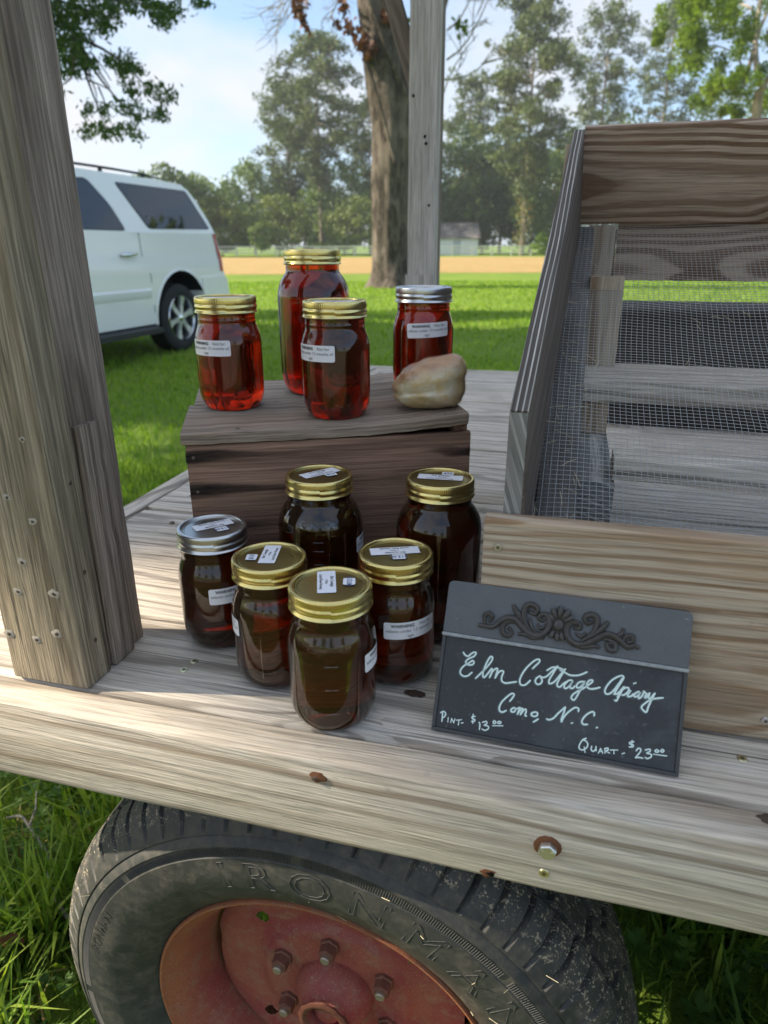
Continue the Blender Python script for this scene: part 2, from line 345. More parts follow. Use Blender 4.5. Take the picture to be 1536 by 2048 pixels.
SIGN={"big":[[[20.4,71.9],[22.3,69.9],[25,69.2],[28,72.2],[30.5,73.7],[31.8,72.8],[30.2,69.9],[26.3,67.4],[23.6,64.3],[25.1,61.9],[29.3,62.2],[30.9,64.3],[29.6,66],[26.8,63.7],[22.6,60.4],[20,56.5],[20,53.1],[22.9,51.2],[26.7,52],[30.1,55.6]],[[34,51],[38,56.1],[42.5,62.1],[46,67.9],[46.7,71.4],[45.1,72.1],[43.2,69],[41.3,63.4],[40,58],[40.1,54.2],[41.4,53],[43.3,55.5],[45.8,59.7],[47.1,61.8],[47.7,60],[46.2,53.8]],[[46.2,53.8],[48.1,59.3],[50.8,62.4],[52.3,61.9],[51,54.2]],[[51,54.2],[53.4,59.4],[56.1,61.4],[57.7,60.5],[56.7,56.3],[57.1,52.7],[60.3,51.3],[64.6,52.4],[69.6,54]],[[82.3,67.6],[84.5,70.5],[87.1,73.8],[87.2,76.1],[84.7,75.8],[80.7,72.1],[76.3,66.2],[73.3,59.8],[72.4,55.2],[73.8,52.2],[77.1,52.4],[79.7,55],[81.3,57.1]],[[89.1,62.4],[86.4,59.8],[85.7,56.8],[87.7,54.9],[90.5,56.1],[91.3,58.8],[89.8,61.8],[91.7,61.4],[94.8,63],[98.6,67.7],[103,73.1]],[[102.7,72.9],[99.5,65.6],[97.2,60.2],[97.5,57.3],[100.3,58.2],[102.9,61.1],[105.9,66],[109.6,71.7]],[[109.6,71.5],[106.1,63.9],[104.2,58.5],[104.8,56],[107,56],[108.8,58.5],[111.4,61.1]],[[94.6,68.1],[98.9,71.4],[103.9,71.8],[109,70.5],[105.3,70.3],[109.4,68.8],[114.1,67.2],[119.9,67.9],[124.3,69.9],[127.6,72.1]],[[115.9,63.2],[113.3,62.4],[111,59.4],[110,56.5],[111.5,55.4],[113.9,57.2],[116.1,60.9],[116.9,63],[115.6,59.5],[115.2,56.8],[117.2,56.4],[118.9,58.7]],[[125.5,63.8],[122.4,62.6],[120.4,60],[120.7,57.7],[122.9,58.1],[125.2,61.1],[126.8,64.4],[125.3,59.8],[123.2,54.8],[120.9,49.1],[119.2,46.8],[117.1,48.1],[118.1,51.3],[121.9,54.9],[126.1,58],[129.7,61.2],[132.8,64.7],[132.4,66],[130.2,65.3],[128.6,62.4],[128.9,59.8],[131.2,58.5],[135,59.2],[139.3,61]],[[151.1,57.3],[153.6,63.3],[156.2,69],[157.5,72.5],[155.8,73.7],[152.2,71.9],[148.1,68.3],[144.8,63.1],[143.6,59],[144.8,56.6],[147.9,57.4],[151.3,61.6],[154.5,67.4]],[[156.6,71.7],[154,66],[151.8,59.8],[152.6,57.6],[154.7,59.3],[157.4,63.3],[158.5,64.8]],[[158.3,64.1],[156,58.5],[154.3,53.7],[153.5,52.2],[152.2,52.6]],[[154.1,55.6],[157.5,62.1],[160.4,64.5],[162.3,64.2],[162,61.5],[159.7,58.5],[157.6,57.8]],[[159.7,58.5],[162.6,61.6],[164,62.5],[162.2,59],[162.4,57.4],[164.8,58.1],[166.4,60.3]],[[165.9,68.8],[167.4,69.6]],[[170.5,63],[168.2,61.3],[166.9,58.8],[168.2,58.1],[170.2,59.7],[171.8,62.6],[170.6,59.1],[171.1,57.3],[173,59.2],[174.3,62.4],[174.4,64],[175.8,62.6],[176.8,62.1],[175.5,59.3],[176.5,58.9],[178.6,62.5],[179.1,63.2]],[[178.9,61.9],[178.3,59.2],[180.1,59.2],[182.3,62.5],[183.1,63.6]],[[183.1,63.3],[180.9,57.7],[179,51.6],[177.9,47.2],[175,48.6],[173.8,50.7],[175.7,53.6],[179.7,57.5],[184.4,59.6],[189.7,61.1]],[[66,36.5],[68.2,40.2],[69,42.9],[66.7,43.2],[63.1,39.7],[59.2,34.6],[57.6,29.9],[58.3,26.7],[61,26.1],[63.7,28]],[[69.9,31.7],[67.9,29.5],[68.5,27.8],[70.7,28.2],[71.5,30.5],[69.9,31.9],[71.8,31],[73.6,31.6],[75.3,32.7],[74.5,30],[73.8,26.6]],[[74.1,27.3],[75.8,30.9],[77.5,32.3],[77.1,29.7],[76.3,26.7]],[[76.6,27.4],[78.7,31.1],[80.4,32.1],[80.7,29.6],[80.3,26.7],[81.4,26.5]],[[87.8,30.9],[85.8,29.8],[85.6,28],[87.9,27.3],[90.3,28.5],[90.4,30.7],[88.1,31.3]],[[91.6,25.8],[89.7,24],[88,22.6]],[[98.7,27.1],[100.8,26.8],[104.2,28.8],[107.9,33.8],[112.9,39.8]],[[113,39.6],[112.1,34.6],[110.9,29.4],[111.1,26.9]],[[111.2,26.9],[112.2,30.3],[114.9,34.8],[118.4,38.7],[121.4,40.9],[123.8,40.4],[124,38.1]],[[119.3,27.2],[120.1,27.7]],[[137,36.8],[137,39.1],[135.1,39.8],[131.5,37.2],[128.7,33.4],[127.7,29.9],[129.2,28.2],[132.4,28.7]],[[139.8,27.2],[140.6,27.7]]],"small":[[[8.4,16.5],[8.5,12.1],[8.6,8.4]],[[6.5,15.8],[9,17.4],[11.1,15.9],[10.4,12.8],[8.6,11.7]],[[13.9,12.7],[13.9,9]],[[16.6,9.1],[17,12.5]],[[17,12.5],[19.3,9.2]],[[19.3,9.2],[20,12.7]],[[21.6,11.9],[25.7,13]],[[23.7,12.2],[23.6,8.2]],[[26.1,10.1],[27.5,10.7]],[[37.6,18.1],[35.4,17.7],[34.8,16.2],[37.6,15.2],[37,13.6],[34.8,13.2]],[[35.5,19.6],[36.1,11.9]],[[41.5,13.7],[42.4,12.4],[42.6,7.6]],[[44.5,14.2],[47.7,15.6],[48.3,13.8],[46.2,12],[49.6,11.9],[50.2,9.8],[47.5,7.8],[44.8,8.4]],[[54.5,17.6],[53.6,15.9],[54.8,15],[56.2,16.4],[54.5,17.6]],[[58.6,17.9],[57.7,16.3],[59.2,15.8],[60.5,17.2],[58.6,17.9]],[[53.6,13],[62.3,14.5]],[[132.6,17.1],[129.9,15.3],[127.8,10.9],[127.8,7.7],[130.7,7],[133.7,9.5],[134.3,12.8],[132.2,15],[130.6,15.1]],[[131.7,9.7],[132.8,5.4]],[[137.6,11.5],[137.6,8.3],[139.3,7.6],[141,9.6],[141.1,11.9]],[[141.1,11.9],[141.7,8.4]],[[143.5,6.8],[144.9,11]],[[144.9,11],[146.9,7.5]],[[144,8.2],[146.4,9]],[[148.3,11.7],[148.7,7.9]],[[148.1,11.3],[150.5,12.4],[150.9,10.9],[148.9,9.5]],[[149.2,9.6],[152.4,8.6]],[[152.8,11.2],[158.3,12.3]],[[155.5,11.8],[155.8,8.9]],[[162.3,9.9],[164,11]],[[170.4,21.4],[167.7,20.6],[167.3,19.2],[170.1,18.8],[169.9,17.1],[167.2,16.6]],[[169.1,22.1],[169,16.7]],[[172.9,14.5],[174.3,16.7],[176.1,16.7],[176.3,14.6],[174.2,11],[172.9,8.8]],[[172.9,8.8],[175.6,9.6],[178.6,9.6]],[[179.8,16.5],[183.3,17.8],[183.5,16],[181.2,14.2],[184.6,14],[184.8,11.8],[182.2,10],[180.4,10.6]],[[188.4,18.5],[187.4,17],[188.9,16.4],[190.3,17.6],[188.7,18.6]],[[192.9,19.7],[191.8,17.9],[193.1,17.3],[194.2,18.7],[192.9,19.7]],[[186.7,14.4],[196.6,14.9]]],"orn":[[[31.3,98.5],[37.1,98.3],[44.4,98.9],[50,104.4],[56.8,108.5],[64.1,107.5],[69.8,102.1],[77.5,97.1],[85.6,97.3],[91,103.2],[92.2,110.6],[88.6,115.7],[84.2,115],[83.1,111.3],[86.2,110.2]],[[36.8,100.4],[36,107.6],[39.9,109.7],[42.9,107],[41.2,103.6]],[[59.6,120.3],[63.3,114.6],[68,109.1],[70.2,103.2]],[[81.6,96.7],[73.9,102.7],[69.8,111.4],[70.9,119.9],[75.7,122.6],[80.6,119.7],[79.1,114.8],[75,115.8]],[[66.5,104.7],[59.2,105.7],[53.4,101.8],[53.1,95.5],[57.6,92.5],[61.3,95.7],[58.9,98.9]],[[66.5,95.4],[72.5,96.3],[79.9,94.4],[87.8,95.6]],[[75,111.1],[77.9,103.3],[82.4,98.9]],[[82,107],[84.9,103.3],[89.7,106.1]],[[167,98.8],[163.1,100.2],[157.6,98.4],[151.6,102.4],[144.5,106.3],[137.9,105.3],[130.7,100.1],[122.5,94.9],[114.7,94.7],[108.3,99.7],[107.4,107.7],[111,111.8],[116.8,112.2],[118.2,108.3],[114.3,107.7]],[[120.3,97.5],[128.3,104.8],[131.4,112.3],[130.7,119.2],[125.7,121],[121.1,117.8],[123.6,113.2],[126.4,114.6]],[[140.6,117.2],[137.2,112.2],[132,106.4],[124.9,100.3]],[[137.3,102.2],[143,102],[148.1,98.8],[147.6,94.3],[142.9,94.1],[141.4,98.8],[144.3,99.2]],[[147.5,105.7],[151.9,108.4],[153,112]],[[153.5,101.7],[155.9,107],[160.5,107.7],[161.4,103.9],[158.2,102.4]],[[113.9,93.5],[121.8,92.7],[129.3,94.9],[134.2,94.7]],[[114.8,103.8],[118.9,101.4],[122.6,103.9]]],"pet":[[[100.2,114.8],[100.6,124.1]],[[97.4,113.9],[94,121.6]],[[102.9,113.7],[107.5,121.5]],[[104.5,111.9],[111.2,116.9]],[[95.6,111.6],[91.6,116.1]],[[99.6,102],[100,95.4]],[[96.5,103],[94.2,97.1]],[[102.6,102.4],[104.7,96.1]]],"boss":[[100.1,108.4],[104.3,109],[99.5,114.2]]}
# ------------------------------------------------------------------ the wagon
WO = (1.1, 1.0, 0.0)
wagon = thing('wagon', 'weathered grey wooden farm wagon with plank deck, upright posts and red rubber-tyred wheels', 'wagon', WO)
WX0, WX1 = -0.70, 2.95
def D(x, y, z): return (x, y, z + DK)
def wboard(name, mat, x0, x1, y0, y1, z0, z1, axis, **k):
    """axis-aligned board on the wagon, grain along the axis"""
    o = np.array(D(x0, y0, z0)); dx, dy, dz = x1 - x0, y1 - y0, z1 - z0
    if axis == 'x': a = (o, X_, Y_, Z_, dx, dy, dz)
    elif axis == 'y': a = (o + dx * X_, Y_, -X_, Z_, dy, dx, dz)
    else: a = (o, Z_, X_, Y_, dz, dx, dy)
    par = k.pop('parent', wagon)
    return board(name, M[mat], *a, parent=par, off=k.pop('off', WO), **k)
wboard('rim_board', 'beam', WX0, WX1, 0.0, 0.0385, -0.089, 0.0, 'x', seg=60, rad=0.006, jit=0.0012, pith=(0.05, -0.13), seed=3)
planks = [(0.0425, 0.1805)] + [(0.1845 + 0.1625 * i, 0.1845 + 0.1625 * i + 0.1575) for i in range(11)]
for i, (a, b) in enumerate(planks):
    dz = -0.002 + 0.0015 * math.sin(i * 2.3)
    cup = random.uniform(-0.0015, 0.002)
    wboard('deck_plank', 'deck', WX0 + 0.036 + random.uniform(0, 0.006), WX1, a, b, -0.038 + dz, dz, 'x', seg=50, rad=0.005, jit=0.0012, seed=20 + i, bow=lambda u, w, c=cup: c * (1 - 4 * (w - 0.5) ** 2))
wboard('end_board', 'deck', WX0, WX0 + 0.034, 0.041, 1.967, -0.089, 0.001, 'y', seg=20, rad=0.004, seed=41)
wboard('rim_board', 'beam', WX0, WX1, 1.969, 2.007, -0.089, 0.0, 'x', seg=30, rad=0.005, seed=42)
for k, x in enumerate((-0.50, 0.55, 1.65, 2.6)):
    wboard('cross_beam', 'postdark' if k else 'post', x, x + 0.09, 0.040, 1.966, -0.16 if k else -0.106, -0.0412, 'y', seg=6, seed=50 + k)
for k, y in enumerate((0.30, 1.60)):
    wboard('frame_beam', 'postdark', -0.66, 2.9, y, y + 0.09, -0.30, -0.1605, 'x', seg=6, seed=60 + k)
# left front post: two uprights with a short block between them, right faces nearly flush
def post_set(yA, sgn, mA, mC, mB, seed, slab=True):
    p = thing('post', None, None, (0, 0, 0)); p.parent = wagon
    P0 = (-0.472, yA, DK); p.location = tuple(np.array(P0) - np.array(WO))
    kw = dict(parent=p, off=P0)
    wboard('post_board', mA, -0.516, -0.428, yA, yA + 0.0385, 0.0, 2.05, 'z', seg=40, rad=0.004, jit=0.001, seed=seed, pith=(0.03, -0.07), **kw)
    wboard('post_board', mC, -0.516, -0.4335, yA + 0.040, yA + 0.105 + (0.01 if not slab else 0), 0.0, 2.05, 'z', seg=40, rad=0.003, jit=0.0008, seed=seed + 1, pith=(0.16, 0.03), **kw)
    if slab: wboard('post_block', mB, -0.4330, -0.4265, yA + 0.0435, yA + 0.078, 0.0, 0.252, 'z', seg=14, rad=0.002, jit=0.0008, seed=seed + 2, **kw)
    return p, kw
p1, kw1 = post_set(0.041, 1, 'post', 'postc', 'postc', 70)
p2, kw2 = post_set(1.80, 1, 'postpale', 'postdark', 'postpale', 80, slab=False)
wboard('post_block', 'postpale', -0.520, -0.430, 1.785, 1.7985, 0.0, 0.322, 'z', seg=10, rad=0.002, seed=84, **kw2)
wboard('top_plate', 'postdark', -0.51, -0.44, -0.02, 2.02, 2.052, 2.14, 'y', seg=8, seed=88)
# knee brace leaning away from the back post
bd = np.array([-0.021, 0, 0.061]); bd /= np.linalg.norm(bd); b2 = np.array([bd[2], 0, -bd[0]])
board('brace', M['postdark'], np.array(D(-0.5625 + 0.07, 1.865, 0.86)) - b2 * 0.045, bd, b2, Y_, 1.24, 0.05, 0.035, parent=wagon, off=WO, seed=90)

mb_n = plain('old_nail', (0.16, 0.13, 0.10), 0.55, 0.7); m_dim = plain('pale_knot_rim', (0.36, 0.33, 0.28), 0.8, 0, 0.2, 0.3, 400)
m_knot = plain('dark_knot', (0.075, 0.052, 0.038), 0.75, 0, 0.3, 0.6, 300, 0.5); m_rust = plain('rust', (0.15, 0.065, 0.032), 0.8, 0.2, 0.3, 0.5, 500, 0.4)
m_zinc = plain('yellow_zinc', (0.62, 0.58, 0.36), 0.34, 0.9, 0.5, 0.15, 200); m_zincw = plain('white_zinc', (0.66, 0.67, 0.66), 0.32, 0.9, 0.5, 0.12, 200)
m_sock = plain('socket_shadowed_steel', (0.13, 0.11, 0.07), 0.6, 0.6)
m_hole = plain('hole_dark', (0.008, 0.007, 0.006), 0.9, 0, 0.1)
def disc_at(name, mat, pos, nrm, r, h, parent, off, n=12, sx=1.0, dome=0.5, irregular=0.0, seed=0, up=(0, 0, 1)):
    nrm = np.array(nrm, float); a = np.array(up, float); e1 = np.cross(a, nrm)
    if np.linalg.norm(e1) < 1e-6: e1 = np.array([1.0, 0, 0])
    e1 /= np.linalg.norm(e1); e2 = np.cross(nrm, e1); rg = np.random.default_rng(seed)
    jt = 1 + irregular * rg.uniform(-1, 1, n)
    mb = MB(); mb.lathe([(r, -h), (r, 0.0), (r * 0.82, h * dome), (r * 0.1, h)], n, rfun=lambda rr, z, q, j, i: rr * jt[j], close=True, org=pos, ax=(e1 * sx, e2, nrm))
    return mb.build(name, mat, parent, smooth=40, off=off)
# knots, with a pale worn rim and a dark heart, on the lit post
for i, (x, z, r) in enumerate([(-0.4873, 0.0994, 0.0042), (-0.4471, 0.102, 0.0050), (-0.4776, 0.0481, 0.0045), (-0.4527, 0.0581, 0.0052), (-0.5092, 0.05, 0.0050), (-0.4484, 0.2511, 0.0030), (-0.477, 0.1955, 0.0036), (-0.4545, 0.1745, 0.0038), (-0.4756, 0.1312, 0.0045), (-0.494, 0.272, 0.003)]):
    disc_at('knot', m_dim, D(x, 0.0410, z), (0, -1, 0), r * 0.95, 0.0006, p1, (-0.472, 0.041, DK), 12, 1.25, irregular=0.25, seed=i)
    disc_at('knot', m_knot, D(x + 0.0004, 0.0404, z), (0, -1, 0), r * 0.36, 0.0006, p1, (-0.472, 0.041, DK), 9, 1.3, irregular=0.3, seed=30 + i)
for i, (y, z) in enumerate([(0.0625, 0.042), (0.0640, 0.1164), (0.066, 0.205)]):
    disc_at('knot', m_knot, D(-0.4279, y, z), (1, 0, 0), 0.0026, 0.0006, p1, (-0.472, 0.041, DK), 9, 0.8, irregular=0.3, seed=50 + i)
for i, (x, z) in enumerate([(-0.5022, 0.811), (-0.4662, 0.705), (-0.4629, 0.6866), (-0.451, 0.52)]):
    disc_at('nail_hole', m_hole, D(x, 1.7999, z), (0, -1, 0), 0.0045, 0.0008, p2, (-0.472, 1.80, DK), 9, 1, irregular=0.25, seed=60 + i)
# fixings on the rim
def screw(name, pos, nrm, r, parent, off, mat, seed=0):
    pos = np.array(pos); nrm = np.array(nrm, float)
    o = disc_at(name, mat, pos, nrm, r, 0.0012, parent, off, 20, dome=0.9)
    e1 = np.array([1.0, 0, 0]) if abs(nrm[0]) < 0.5 else np.array([0, 1.0, 0]); e2 = np.cross(nrm, e1); mb = MB()
    poly = []
    for k in range(12):
        q = 2 * math.pi * k / 12; rr = r * (0.50 if k % 2 == 0 else 0.27); poly.append((rr * math.cos(q), rr * math.sin(q)))
    mb.prism(poly, pos + nrm * 0.0012 - (np.array(off)), e1, e2, nrm, 0.0002)
    mb.build('socket', m_sock, o)
    return o
for i, (x, y) in enumerate([(-0.355, 0.096), (-0.353, 0.113), (0.173, 0.098), (0.176, 0.145), (-0.35, 0.21), (-0.352, 0.31), (0.55, 0.09), (-0.64, 0.09), (-0.64, 0.14)]):
    screw('deck_screw', D(x, y, -0.0022 + (0.0016 if y > 0.18 else 0)), (0, 0, 1), 0.0044, wagon, WO, m_zinc if i != 8 else mb_n)
for r in range(2, 12):
    a, b = planks[r]
    for x in (-0.62, -0.58, 0.58):
        disc_at('deck_screw', mb_n, D(x + random.uniform(-.01, .01), random.uniform(a + 0.03, b - 0.03), -0.0012), (0, 0, 1), 0.004, 0.0016, wagon, WO, 8)
bz = D(0.0184, -0.0004, -0.041)
disc_at('washer', m_rust, bz, (0, -1, 0), 0.0108, 0.0016, wagon, WO, 28, dome=1.0, irregular=0.04, seed=4)
mb = MB(); mb.lathe([(0.0074, -0.001), (0.0074, 0.0048), (0.0066, 0.0058), (0.0005, 0.0058)], 6, close=True, org=np.array(bz) + np.array((0, -0.0012, 0)), ax=(X_ * math.cos(.3) + Z_ * math.sin(.3), -X_ * math.sin(.3) + Z_ * math.cos(.3), -Y_))
bolt = mb.build('hex_bolt', m_zincw, wagon, smooth=25, off=WO)
for k in range(3):
    q = 2.09 * k + 0.5; mb = MB(); c0 = np.array(bz) + np.array((0.0035 * math.cos(q), -0.0071, 0.0035 * math.sin(q))) - np.array(WO)
    mb.tube([c0, c0 + np.array((0.0018 * math.cos(q), 0, 0.0018 * math.sin(q)))], 0.0003, 4); mb.build('grade_mark', m_zinc, bolt)
screw('rim_screw', D(0.0179, -0.0004, -0.0689), (0, -1, 0), 0.0046, wagon, WO, m_zinc)
disc_at('knot', m_rust, D(-0.1738, -0.0006, -0.0148), (0, -1, 0.25), 0.0058, 0.0012, wagon, WO, 14, 1.15, irregular=0.3, seed=9)
disc_at('knot', m_knot, D(-0.1765, -0.0012, -0.0158), (0, -1, 0.2), 0.0028, 0.0012, wagon, WO, 11, 1.2, irregular=0.4, seed=10)
disc_at('nail_hole', m_hole, D(-0.0250, -0.0010, -0.0815), (0, -1, 0), 0.0028, 0.0007, wagon, WO, 10, 1.5, irregular=0.3, seed=11)
disc_at('nail_hole', m_rust, D(-0.027, -0.0009, -0.0815), (0, -1, 0), 0.0042, 0.0005, wagon, WO, 12, 1.5, irregular=0.3, seed=12)
disc_at('knot', m_knot, D(-0.1157, 0.1161, -0.0008), (0, 0, 1), 0.0055, 0.0005, wagon, WO, 24, 1.9, irregular=0.10, seed=13, up=(0, -1, 0))
disc_at('knot', m_knot, D(0.181, 0.0290, 0.0002), (0, 0, 1), 0.006, 0.0008, wagon, WO, 18, 1.8, irregular=0.25, seed=14, up=(0, -1, 0))
disc_at('knot', m_knot, D(0.189, 0.026, 0.0004), (0, 0, 1), 0.003, 0.0010, wagon, WO, 14, 2.2, irregular=0.3, seed=15, up=(0, -1, 0))

# ------------------------------------------------------------------ the wheels
def tyre_mat():
    n = NT('dusty_rubber'); p = n.obj()
    a = n.noise(p, 9.0, 5.0, 0.6); b = n.noise(p, 120.0, 4.0, 0.65); c = n.noise(n.vmul(p, (1, 1, 1)), 420.0, 3.0, 0.6); e = n.noise(p, 34.0, 4.0, 0.7, 0.6)
    col = n.mix(a, (0.018, 0.020, 0.021, 1), (0.050, 0.053, 0.052, 1))
    dust = n.math('MULTIPLY', n.sstep(n.math('ADD', n.math('MULTIPLY', e, 0.65), n.math('MULTIPLY', b, 0.35)), 0.41, 0.68), 0.38)
    col = n.mix(dust, col, (0.17, 0.15, 0.115, 1))
    zone = n.attr('wc', 'Fac')
    spk = n.math('MULTIPLY', n.sstep(n.math('ADD', n.math('MULTIPLY', b, 0.5), n.math('MULTIPLY', c, 0.5)), 0.535, 0.60), n.sstep(zone, 0.35, 0.62))
    col = n.mix(n.math('MULTIPLY', spk, 0.85), col, (0.40, 0.34, 0.25, 1))
    h = n.math('ADD', n.math('MULTIPLY', b, 0.35), n.math('MULTIPLY', spk, 1.0))
    return n.done(n.bsdf(col, n.math('MULTIPLY_ADD', dust, 0.5, 0.52), 0, 0.35, n.bump(h, 0.45, 0.0016)))
def rim_mat():
    n = NT('faded_red_paint_sun_tint'); p = n.obj()
    a = n.noise(p, 11.0, 5.0, 0.6, 0.4); b = n.noise(p, 60.0, 5.0, 0.65); c = n.noise(p, 520.0, 2.0, 0.6)
    col = n.mix(n.sstep(a, 0.35, 0.65), (0.225, 0.042, 0.045, 1), (0.28, 0.085, 0.055, 1))
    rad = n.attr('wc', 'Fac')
    col = n.mix(n.math('MULTIPLY', n.sstep(rad, 0.40, 0.52), 0.8), col, (0.30, 0.115, 0.05, 1))  # orange by mask: outer rim, plus sun warmth painted on the upper disc
    col = n.mix(n.math('MULTIPLY', n.sstep(b, 0.46, 0.70), 0.60), col, (0.25, 0.145, 0.10, 1)); d_ = n.noise(p, 200.0, 5.0, 0.7); col = n.mix(n.math('MULTIPLY', n.sstep(d_, 0.55, 0.68), 0.55), col, (0.16, 0.055, 0.04, 1))
    col = n.mix(n.math('MULTIPLY', n.sstep(c, 0.62, 0.70), 0.45), col, (0.50, 0.36, 0.26, 1))
    return n.done(n.bsdf(col, 0.58, 0, 0.35, n.bump(n.math('ADD', n.math('ADD', b, d_), n.math('MULTIPLY', c, 0.5)), 0.40, 0.0015)))
M['tyre'] = tyre_mat(); M['rim'] = rim_mat()
M['lug'] = plain('rusty_steel', (0.19, 0.085, 0.06), 0.7, 0.35, 0.4, 0.4, 250, 0.4); M['lugtip'] = plain('worn_steel', (0.33, 0.28, 0.22), 0.5, 0.6, 0.4, 0.25, 300)
M['grease'] = plain('dirty_grease', (0.12, 0.045, 0.032), 0.55, 0.2, 0.4, 0.5, 200, 0.4)
M['tyretext'] = plain('tyre_lettering', (0.042, 0.044, 0.043), 0.62, 0, 0.35, 0.3, 90)
M['bore'] = plain('hub_bore_dark', (0.02, 0.014, 0.01), 0.7)
def wheel(loc, rz):
    """wheel in its own frame: axle along -y outward, x to the right, z up"""
    w = thing('wheel', None, None); w.parent = wagon; w.location = tuple(np.array(loc) - np.array(WO)); w.rotation_euler = (0, 0, rz)
    ax = (X_, Z_, -Y_)            # lathe z = outward offset
    prof = [(.196, -.165), (.205, -.158), (.235, -.176), (.275, -.178), (.310, -.165), (.334, -.150)]
    tread = [(.3415, -.140), (.346, -.118), (.340, -.117), (.340, -.108), (.347, -.107), (.349, -.080), (.341, -.079), (.341, -.070), (.349, -.069), (.347, -.038), (.340, -.037), (.340, -.029), (.346, -.028), (.3415, -.012)]
    outer = [(.334, -.000), (.322, .009), (.311, .0165), (.3085, .0175), (.3070, .0160), (.3055, .0180), (.298, .0225), (.2965, .0220), (.2865, .0235), (.2855, .0245), (.270, .0260), (.250, .0250), (.232, .0185), (.218, .0100), (.2085, .0020), (.203, -.004), (.196, -.012)]
    pf = prof + tread + outer; n = 576; rg = np.random.default_rng(5); ph = rg.uniform(-0.25, 0.25, n)
    def rf(r, z, q, j, i):
        if .311 < r < .3465 and not (-.117 <= z <= -.029) and i > 3:
            k = (j + int(6 * math.sin(j * .7) * 0)) % 8
            if k == 0: return r - (.0085 if (j // 8) % 4 == 0 else .0060)
        if r > .345 and -.110 < z < -.03 and (j % 16) in ((3, 4) if z < -.075 else (11, 12)): return r - .005
        return r
    mb = MB(); mb.lathe(pf, n, rfun=rf, ax=ax)
    zone = [min(1.0, max(0.0, (r - .25) / .1)) * (0.55 if z > .005 else 1.0) for r, z in pf]
    mb.w = [(zone[i],) * 3 for i in range(len(pf)) for j in range(n)]
    ty = mb.build('tyre', M['tyre'], w, smooth=32)
    def arc_text(body, size, rad, a0, bold, zf, spacing=1.0, sx=1.0):
        V, F = text2d(body, size, bold, spacing); mbt = MB(); pts = []
        for x, y in V:
            r = rad + y; q = a0 - sx * x / rad; pts.append((r * math.cos(q), -(zf(r)), r * math.sin(q)))
        mbt.add(pts, F); return mbt
    def zsurf(r):
        ps = sorted(outer); return float(np.interp(r, [a for a, _ in ps], [b for _, b in ps])) + 0.0007
    V, F = text2d('IRONMAN', .046, 0.0, 1.5); cnt = {}
    for f in F:
        for i in range(len(f)):
            e = tuple(sorted((f[i], f[(i + 1) % len(f)]))); cnt[e] = cnt.get(e, 0) + 1
    mb = MB()
    for (i, j), c_ in cnt.items():
        if c_ == 1:
            pp = []
            for x, y in (V[i], V[j]): r = .2635 + y; q = R(71) - 1.25 * x / .2635; pp.append((r * math.cos(q), -(zsurf(r) - .0004), r * math.sin(q)))
            mb.tube(pp, .00045, 4, caps=False)
    mb.build('lettering', M['tyretext'], ty)
    arc_text('IRONMAN', .017, .279, R(157), 0.012, lambda r: zsurf(r) + .0003, 1.0).build('lettering', M['tyretext'], ty)
    arc_text('IRONMAN', .017, .279, R(-20), 0.012, lambda r: zsurf(r) + .0003, 1.0).build('lettering', M['tyretext'], ty)
    mb = MB()                     # fine ribbed band moulded into the sidewall
    for k in range(720):
        q = 2 * math.pi * k / 720
        if k % 90 < 4: continue
        a = [(.2875 * math.cos(q), -.0238, .2875 * math.sin(q)), (.2960 * math.cos(q), -.0226, .2960 * math.sin(q))]
        d = np.array((-math.sin(q), 0, math.cos(q))) * .00055
        mb.add([np.array(a[0]) - d, np.array(a[1]) - d, np.array(a[1]) + (0, -.0006, 0), np.array(a[0]) + (0, -.0006, 0), np.array(a[1]) + d, np.array(a[0]) + d], [(0, 1, 2, 3), (3, 2, 4, 5)])
    mb.build('rib_band', M['tyretext'], ty, kind='stuff')
    mb = MB()                     # whiskers and stalks of dry grass stuck to the tyre
    for k in range(20):
        q = R(random.uniform(-30, 170)); r = random.uniform(.212, .335); L_ = random.uniform(.003, .012) * (2.2 if k % 9 == 0 else 1)
        b_ = np.array((r * math.cos(q), -(zsurf(min(r, .32)) + .0008), r * math.sin(q))); t_ = q + random.uniform(-1.2, 1.2)
        mb.tube([b_, b_ + np.array((L_ * math.cos(t_), -.003, L_ * math.sin(t_)))], .00028, 3)
    mb.build('grass_bits', M['straw'], ty, kind='stuff')
    mb = MB()
    rp = [(.1935, -.030), (.2045, -.008), (.2055, .0015), (.2040, .0040), (.2015, .0035), (.1985, -.002), (.1905, -.010), (.1840, -.018), (.1800, -.026), (.1735, -.040), (.1695, -.060), (.1700, -.105), (.188, -.13), (.205, -.15)]
    mb.lathe(rp, 128, ax=ax); nr = len(mb.v)
    mb.w = [((math.hypot(v[0], v[2]) / .4),) * 3 for v in mb.v]
    rim = mb.build('rim', M['rim'], w, smooth=45)
    # dished disc with four round holes and a lobed edge that leaves slots against the rim
    NA = 240; DP = -.0145; rs = [.1655, .158, .150, .141, .133, .125, .117, .109, .102, .096, .0935, .088, .078, .060, .040]
    zs = [-.0545, -.050, -.0475, -.0465, -.0465, -.0468, -.0475, -.0485, -.0490, -.0470, -.0435, -.0425, -.0425, -.0425, -.0425]
    zs = [z + DP for z in zs]; mb = MB(); V = []; hol = [R(a) for a in (137, 42, -48, -138)]
    for i, r in enumerate(rs):
        for j in range(NA):
            q = 2 * math.pi * j / NA; rr = r
            if i == 0: rr = r - .010 * max(0.0, math.cos(4 * (q - R(0)))) ** 4
            V.append((rr * math.cos(q), -zs[i], rr * math.sin(q)))
    F = []
